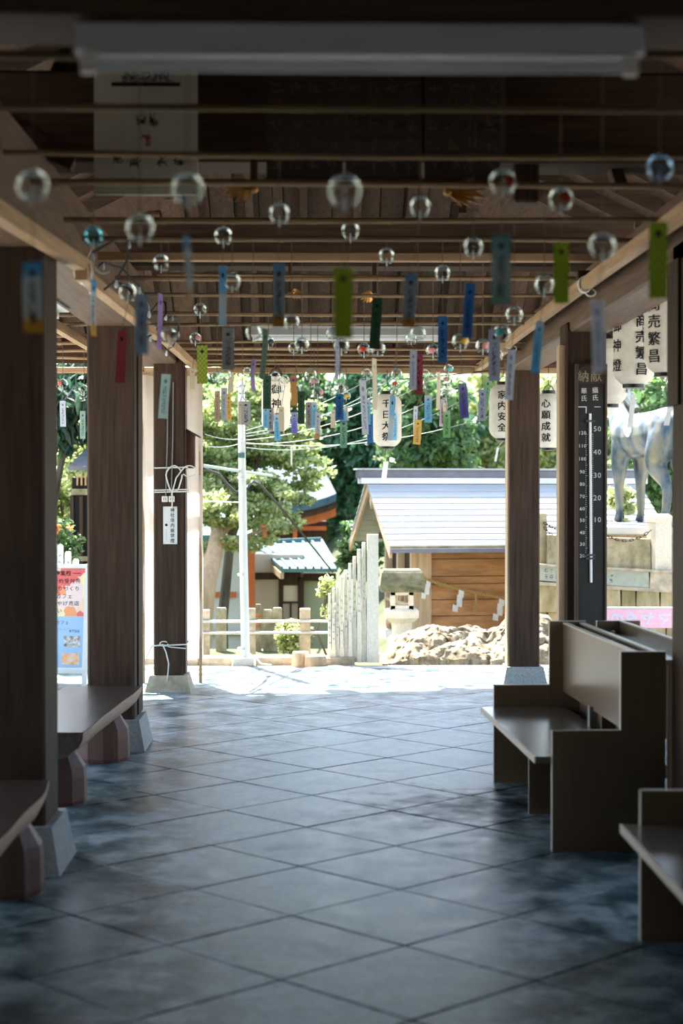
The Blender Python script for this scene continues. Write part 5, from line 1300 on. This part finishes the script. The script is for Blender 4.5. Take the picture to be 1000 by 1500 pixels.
for px, w, pt in ((368, 12, 891), (446.5, 16, 891), (300, 14, 893)):
    p = at(px, pt, yG); hw = w / 2 * yG / F; G().lathe([(hw, -.07), (hw, p.z - .01), (hw * .85, p.z)], 4, (p.x, yG, 0), square=1).build('post', 'granite_warm', t)
for py in (910, 927): 
    a, b = at(270, py, yG), at(482, py - 1, yG); G().tube([(a.x, yG - .07, a.z), (b.x, yG - .07, b.z)], .014, 8).build('pipe', 'steel', t, smooth=True)
for lab, px, w, pt in (('grey green stone post behind the guard rail near the white wall', 324, 15, 890), ('mossy stone post with orange fittings behind the guard rail', 378, 9, 885), ('wide dark stone post behind the guard rail', 392, 13, 893), ('short mossy stone post below the cream panel', 406, 14, 890)):
    y = 17.4; p = at(px, pt, y); hw = w / 2 * y / F; t = thing('stone_post', lab, 'stone post', (p.x, y, -.1))
    G().lathe([(hw, -.1), (hw, p.z - .02), (hw * .8, p.z)], 4, (p.x, y, 0), square=1).build('post', 'stone_moss', t)
    if 'orange' in lab:
        for pz in (901, 915): q = at(px, pz, y); G().lathe([(.02, -.015), (.025, 0), (.02, .015)], 8, (q.x, y - hw - .005, q.z)).build('reflector', 'orange', t)

# ------------------------------------------------------------------ buildings beyond
yH = 23.0
def quad_box(g, x0, x1, pt, pb, y, dep=.1):
    a, b = at(x0, pb, y), at(x1, pt, y); return g.box(a.x, b.x, y, y + dep, a.z, b.z)
h1 = thing('white_hall', 'white plastered hall with vermilion posts behind the maple', 'building', (at(320, 930, yH).x, yH, -2.15))
quad_box(G(), 240, 364, 790, 1000, yH, 1.5).build('wall', 'plaster', h1)
quad_box(G(), 240, 346, 867, 875.5, yH - .04).build('vermilion_beam', 'orange', h1); quad_box(G(), 362, 373, 800, 1000, yH - .05, .12).build('vermilion_post', 'orange', h1)
quad_box(G(), 240, 372, 795, 804, yH - .05, .12).build('vermilion_beam', 'orange', h1)
quad_box(G(), 240, 372, 925, 931, yH - .05).build('yellow_rail', 'pale_gold', h1)
a, b = at(240, 790, yH - .5), at(376, 790, yH - .5); G().hexa([(a.x, yH - .6, a.z - .02), (b.x, yH - .6, a.z - .02), (b.x, yH + 1.4, a.z + .7), (a.x, yH + 1.4, a.z + .7)], [(a.x, yH - .6, a.z + .06), (b.x, yH - .6, a.z + .06), (b.x, yH + 1.4, a.z + .78), (a.x, yH + 1.4, a.z + .78)]).build('roof', 'copper', h1)
h2 = thing('timbered_house', 'cream house with dark timber frame and verdigris seamed roof', 'building', (at(430, 930, yH).x, yH + .3, -2.15))
yh = yH + .3
quad_box(G(), 373, 444, 812, 1000, yh, .8).build('cream_wall', 'plaster_cream', h2); quad_box(G(), 444, 492, 846, 1000, yh + .02, .8).build('green_wall', 'plaster_green', h2)
for x0, x1, a_, b_ in ((373, 440, 839, 849), (408, 414, 846, 1000), (436, 445, 846, 1000), (444, 492, 840, 851), (414, 437, 849, 857), (414, 437, 881, 884), (424, 427, 884, 930)):
    quad_box(G(), x0, x1, a_, b_, yh - .05, .08).build('timber', 'wood_dark', h2)
quad_box(G(), 415, 436, 858, 881, yh - .02, .03).build('window_panel', 'plaster_cream', h2)
tl, tr, br, bl = at(371, 801, 24.6), at(470, 797, 24.6), at(494, 838, 22.7), at(413, 838, 22.7)
def rf(u, v): return bl.lerp(br, u).lerp(tl.lerp(tr, u), v)
nrm = (br - bl).cross(tl - bl).normalized()
G().hexa([bl, br, tr, tl], [p + nrm * .05 for p in (bl, br, tr, tl)]).build('roof', 'copper', h2)
for k in range(8): G().bar(rf(k / 7, 0) + nrm * .06, rf(k / 7, 1) + nrm * .06, .03, .04).build('roof_seam', 'copper_dark', h2)
G().bar(rf(0, 1) + nrm * .06, rf(1, 1) + nrm * .06, .12, .08).build('ridge', 'copper_dark', h2)
G().bar(rf(0, 0) - Vector((0, 0, .05)), rf(0, 1) - Vector((0, 0, .05)), .05, .09).build('bargeboard', 'shrine_pale', h2)
M['roof_blue'] = mat('blue grey temple roof', (.05, .09, .115), .8, .25, (3, 3, 3))
h3 = thing('temple_hall', 'distant hall with curved blue grey roof and vermilion eaves', 'building', (at(450, 800, 29).x, 29, -2.2))
pts = [(380, 757), (400, 755), (420, 752), (440, 749), (460, 745), (480, 739), (492, 734)]
for k in range(6):
    a0, a1 = at(pts[k][0], pts[k][1], 28.5), at(pts[k + 1][0] + .3, pts[k + 1][1], 28.5); u0, u1 = a0 + Vector((-.35, 2.4, .75)), a1 + Vector((-.35, 2.4, .75))
    G().hexa([a0, a1, u1, u0], [p + Vector((0, 0, .13)) for p in (a0, a1, u1, u0)]).build('roof_panel', 'roof_blue', h3)
    G().hexa([a0 + Vector((0, .1, -.12)), a1 + Vector((0, .1, -.12)), a1 + Vector((0, .3, -.12)), a0 + Vector((0, .3, -.12))], [a0 + Vector((0, .1, 0)), a1 + Vector((0, .1, 0)), a1 + Vector((0, .3, 0)), a0 + Vector((0, .3, 0))]).build('eave_board', 'wood_dark', h3)
    G().hexa([a0 + Vector((0, .5, -.26)), a1 + Vector((0, .5, -.26)), a1 + Vector((0, .9, -.26)), a0 + Vector((0, .9, -.26))], [a0 + Vector((0, .5, -.12)), a1 + Vector((0, .5, -.12)), a1 + Vector((0, .9, -.12)), a0 + Vector((0, .9, -.12))]).build('vermilion_eave', 'orange', h3)
quad_box(G(), 385, 478, 764, 830, 29.9, 1.2).build('wall', 'wood_dark', h3); quad_box(G(), 385, 478, 771, 777, 29.8, .1).build('vermilion_beam', 'orange', h3)
for px in (388, 432): quad_box(G(), px - 3, px + 3, 764, 840, 29.45, .15).build('vermilion_post', 'orange', h3)
G().box(at(385, 800, 29.7).x, at(484, 800, 29.7).x, 29.7, 31, -2.2, at(430, 825, 29.7).z).build('stone_base', 'granite_warm', h3)
# dark wooden kiosk beyond the outer bay
yK = 18.0
kk = thing('wooden_kiosk', 'dark wooden slatted kiosk with small tiled roof beyond the outer bay', 'kiosk', (at(150, 880, yK).x, yK, -.06))
a, b = at(106, 905, yK), at(215, 700, yK)
G().box(a.x, b.x, yK, yK + .8, -.06, at(110, 700, yK).z).build('body', 'wood_black', kk)
for i in range(9): x = lerp(a.x, b.x, i / 8); G().box(x - .018, x + .018, yK - .03, yK, .1, at(110, 727, yK).z).build('batten', 'wood_dark', kk)
for py0, py1 in ((716, 725), (815, 822)): quad_box(G(), 104, 215, py0, py1, yK - .045, .05).build('crosspiece', 'stone_moss', kk)
for i in range(6): px = 112 + i * 6; quad_box(G(), px, px + 2.4, 693, 711, yK - .02, .02).build('slat', 'wood_rail', kk)
a, b = at(100, 689, yK - .35), at(225, 676, yK - .35); z = a.z
G().hexa([(a.x, yK - .35, z), (b.x, yK - .35, z), (b.x, yK + .4, z + .28), (a.x + .15, yK + .4, z + .28)], [(a.x, yK - .35, z + .04), (b.x, yK - .35, z + .04), (b.x, yK + .4, z + .32), (a.x + .15, yK + .4, z + .32)]).build('roof', 'kiosk_roof', kk)
G().box(a.x + .12, b.x, yK + .3, yK + .5, z + .26, z + .36).build('ridge', 'wood_dark', kk)

# ------------------------------------------------------------------ wires
t_ends = []
for k, (px, py, pyp, sag, m) in enumerate(((560, 545, 632, .05, 'cable_pale'), (590, 545, 640, .10, 'cable_pale'), (620, 546, 636, .08, 'cable_pale'), (650, 545, 645, .12, 'cord'), (690, 555, 650, .16, 'cord'), (720, 560, 655, .22, 'cable_pale'), (745, 600, 648, .14, 'cable_pale'), (300, 636, 643, .02, 'cable_pale'), (297, 652, 648, .03, 'cable_pale'))):
    p0 = at(px, py, 14.78 if px > 400 else 14.2); p1 = at(355, pyp, yU)
    G().tube(catenary(p0, p1, sag), .0038, 6).build('overhead_wire', m, label='thin pale wire strung between the eave and the white pole', cat='wire', group='wires from eave to pole', smooth=True, auto=True)
G().tube([at(297, 686, 14.4), at(320, 694, 15), at(335, 712, 15.5), at(346, 722, 15.66), at(360, 716, 15.66), at(370, 705, 15.8), at(380, 709, 16), at(410, 742, 17.5), at(445, 785, 20), at(487, 838, 22.7)], .014, 8).build('overhead_cable', 'cable', label='thick black cable passing the white pole down to the timbered house', cat='cable', smooth=True, auto=True)
G().tube([at(297, 682, 14.3), at(350, 690, yU), at(398, 697, 17)], .014, 8).build('overhead_cable', 'cable_pale', label='thick pale cable crossing behind the white pole', cat='cable', smooth=True, auto=True)
G().tube([at(297, 734, 15.3), at(355, 736, yU), at(362, 736, yU)], .007, 6).build('overhead_wire', 'cord', label='short white wire tied to the white pole at roof height', cat='wire', smooth=True, auto=True)
G().tube(catenary(at(585, 556, 14.9), at(905, 521, 14.5), .01), .005, 6).build('overhead_wire', 'cable', label='thin dark wire across the eave above the lanterns', cat='wire', smooth=True, auto=True)
G().tube([at(427, 652, 15.2), at(427, 682, 15.2)], .008, 6).build('hanging_wire', 'cord', label='short white wire hanging among the maple leaves', cat='wire', smooth=True, auto=True)

# ------------------------------------------------------------------ trees
def foliage(clumps, per, size, aspect=1.8, droop=0.0, flat=.5):
    """clumps: list of (centre, radius); returns vertex and face arrays of leaf quads"""
    C = np.array([c for c, r in clumps]); Rr = np.array([r for c, r in clumps]); n = len(clumps) * per
    ci = np.repeat(np.arange(len(clumps)), per)
    d = np.random.normal(size=(n, 3)); d /= np.linalg.norm(d, axis=1)[:, None]
    rad = np.random.rand(n) ** .45
    p = C[ci] + d * (rad * Rr[ci])[:, None] * np.array([1, 1, flat + .25])
    nr = np.random.normal(size=(n, 3)) * .6 + d * .4; nr[:, 2] += .7; nr /= np.linalg.norm(nr, axis=1)[:, None]
    t = np.random.normal(size=(n, 3)); t[:, 2] -= droop * 3; t -= nr * (t * nr).sum(1)[:, None]; t /= np.linalg.norm(t, axis=1)[:, None]
    b = np.cross(nr, t); s = (size * (.6 + .8 * np.random.rand(n)))[:, None]
    v = np.stack([p - t * s * .5, p + b * s * .5 / aspect, p + t * s * .5, p - b * s * .5 / aspect], 1).reshape(-1, 3)
    return v
def leaf_obj(name, v, m, parent, kind='stuff', label=None):
    n = len(v) // 4; me = bpy.data.meshes.new(name); o0 = BASE[parent]
    me.vertices.add(n * 4); me.vertices.foreach_set('co', (v - np.array(o0)).astype(np.float32).ravel())
    me.loops.add(n * 4); me.loops.foreach_set('vertex_index', np.arange(n * 4, dtype=np.int32))
    me.polygons.add(n); me.polygons.foreach_set('loop_start', np.arange(0, n * 4, 4, dtype=np.int32)); me.polygons.foreach_set('loop_total', np.full(n, 4, dtype=np.int32))
    me.update(calc_edges=True); me.materials.append(M[m])
    o = bpy.data.objects.new(name, me); COL.objects.link(o); o.parent = parent; setp(o, label, None, None, kind); return o
def tree(name, label, base, crown, radii, nclump, per, size, m, aspect=1.8, droop=0, cr=.33, trunk=.12, flat=.5, cat='tree', group=None):
    base, crown = Vector(base), Vector(crown); t = thing(name, label, cat, base, group=group)
    cl = []
    for k in range(nclump):
        d = Vector(np.random.normal(size=3)).normalized(); q = random.random() ** .4
        c = crown + Vector((d.x * radii[0] * q, d.y * radii[1] * q, d.z * radii[2] * q)); cl.append((c, cr * random.uniform(.7, 1.25)))
    leaf_obj('foliage', foliage(cl, per, size, aspect, droop, flat), m, t)
    if trunk:
        top = crown - Vector((0, 0, radii[2] * .3)); g = G()
        mid = base.lerp(top, .5) + Vector((random.uniform(-.2, .2), 0, 0)); g.tube([base, mid, top], [trunk, trunk * .8, trunk * .5], 9); g.build('trunk', 'bark', t, smooth=True)
        for c, r in random.sample(cl, min(9, len(cl))): G().tube([mid.lerp(top, random.uniform(.3, 1)), (top + Vector(c)) / 2 + Vector((0, 0, .05)), c], [trunk * .4, trunk * .25, trunk * .08], 6).build('branch', 'bark', t, smooth=True)
    return t
def crown_px(x0, x1, y0, y1, Y, deep=1.2):
    c = at((x0 + x1) / 2, (y0 + y1) / 2, Y); return c, ((x1 - x0) / 2 * Y / F, deep * (x1 - x0) / 2 * Y / F, (y1 - y0) / 2 * Y / F)
c, r = crown_px(205, 490, 545, 770, 21.6); tree('maple_tree', 'light green maple spreading over the white hall and its wall', (at(330, 880, 21.6).x, 21.4, -2.0), c, (r[0], .9, r[2]), 210, 150, .070, 'leaf_maple', 1.5, cr=.21, trunk=.09, flat=.12)
c, r = crown_px(250, 440, 680, 815, 20.5); mp2 = tree('maple_tree', 'low leaning maple with tan trunk in front of the white hall roof', (at(296, 930, 20.0).x, 20.0, -1.6), c, (r[0], r[1] * .6, r[2]), 60, 130, .060, 'leaf_bright', 1.5, cr=.17, trunk=0, flat=.15)
G().tube([at(294, 960, 20), at(296, 900, 20), at(303, 850, 20), at(313, 812, 20.2), at(318, 780, 20.4), at(312, 740, 20.6)], [.13, .13, .12, .10, .08, .05], 10).build('trunk', 'stump_side', mp2, smooth=True)
G().tube([at(316, 790, 20.4), at(335, 770, 20.6), at(372, 745, 20.7)], [.06, .045, .02], 8).build('branch', 'stump_side', mp2, smooth=True)
G().tube([at(316, 785, 20.4), at(350, 790, 20.5), at(400, 770, 20.6)], [.04, .03, .015], 8).build('branch', 'stump_side', mp2, smooth=True)
c, r = crown_px(475, 690, 500, 800, 33.5); tree('evergreen_tree', 'dark glossy evergreen rising behind the shrine roof ridge', (c.x, 33.5, -2.2), c, r, 150, 150, .22, 'leaf_dark', 2.6, .5, cr=.36, trunk=.2)
c, r = crown_px(560, 690, 540, 720, 27); tree('evergreen_tree', 'mid green broadleaf tree above the shrine ridge beside the lantern', (c.x + .3, 27, -.3), c, r, 55, 130, .17, 'leaf_mid', 2.4, .6, cr=.34, trunk=.15)
c, r = crown_px(640, 800, 540, 720, 36); tree('broadleaf_tree', 'sunlit yellow green tree behind the brown pillar', (c.x, 36, -.2), c, r, 80, 130, .16, 'leaf_bright', 1.7, cr=.38, trunk=.2)
c, r = crown_px(270, 480, 500, 720, 34); tree('broadleaf_tree', 'mid green tree behind the maple and temple hall', (c.x, 34, -2), c, r, 90, 120, .18, 'leaf_mid', 1.8, cr=.42, trunk=.2)
c, r = crown_px(770, 960, 520, 800, 26); tree('broadleaf_tree', 'sunlit yellow green tree behind the horse statue', (c.x, 26, -.3), c, r, 110, 140, .13, 'leaf_bright', 1.7, cr=.30, trunk=.16)
c, r = crown_px(900, 1080, 480, 780, 23); tree('broadleaf_tree', 'green tree beside the rump of the horse statue', (c.x, 23, -.3), c, r, 80, 120, .13, 'leaf_mid', 1.7, cr=.30, trunk=.14)
c, r = crown_px(40, 165, 520, 660, 18.6); tree('broadleaf_tree', 'tree with long dark drooping leaves above the kiosk', (c.x - .3, 19.2, -.1), c, r, 40, 60, .22, 'leaf_droop', 4.2, 1.2, cr=.22, trunk=.06)
c, r = crown_px(40, 170, 600, 830, 21); tree('broadleaf_tree', 'bright green leafy tree behind the dark kiosk', (c.x, 21, -.2), c, r, 60, 170, .075, 'leaf_bright', 1.8, cr=.22, trunk=.08)
for lab, x0, x1, Y, m in (('dense far evergreen behind the outer bay', -60, 230, 40, 'leaf_mid'), ('dense far evergreen behind the temple hall', 200, 420, 44, 'leaf_dark'), ('dense far tree behind the white pole and wires', 390, 620, 46, 'leaf_mid'), ('dense far evergreen beyond the shrine roof', 600, 840, 44, 'leaf_dark'), ('dense far tree beyond the horse statue', 800, 1080, 42, 'leaf_mid')):
    c, r = crown_px(x0, x1, 570, 800, Y, .5); tree('broadleaf_tree', lab, (c.x, Y, 0), c, r, 90, 110, .24, m, 1.7, cr=.55, trunk=.25)
def shrub(label, x0, x1, y0, y1, Y, n, per, size, m, zb=-.06, cr=.10, flat=.4):
    c, r = crown_px(x0, x1, y0, y1, Y, .6); return tree('leafy_shrub', label, (c.x, Y, zb), c, r, n, per, size, m, 1.7, cr=cr, trunk=.012, flat=flat, cat='shrub')
shrub('bright yellow green shrub growing through the guard rail', 400, 450, 900, 962, 16.6, 22, 60, .055, 'leaf_bright')
shrub('pale shrub sprig against the stepped stone fence', 470, 492, 842, 900, 16.4, 10, 40, .05, 'leaf_bright')
shrub('leafy green bush growing against the shrine roof corner', 890, 935, 705, 775, 18.3, 20, 60, .06, 'leaf_bright', -.06, .10)
shrub('dark green bush beside the stone lantern top', 492, 562, 765, 850, 21, 40, 60, .09, 'leaf_mid', -1.2, .16)
s_ = shrub('low bush with orange flowers behind the white stone posts', 60, 112, 762, 850, 17.2, 18, 60, .06, 'leaf_mid', -.06, .12)
cl = [(at(random.uniform(74, 106), random.uniform(768, 784), 17.0), .03) for k in range(7)]; leaf_obj('flowers', foliage(cl, 7, .035, 1.3), 'flower', s_)
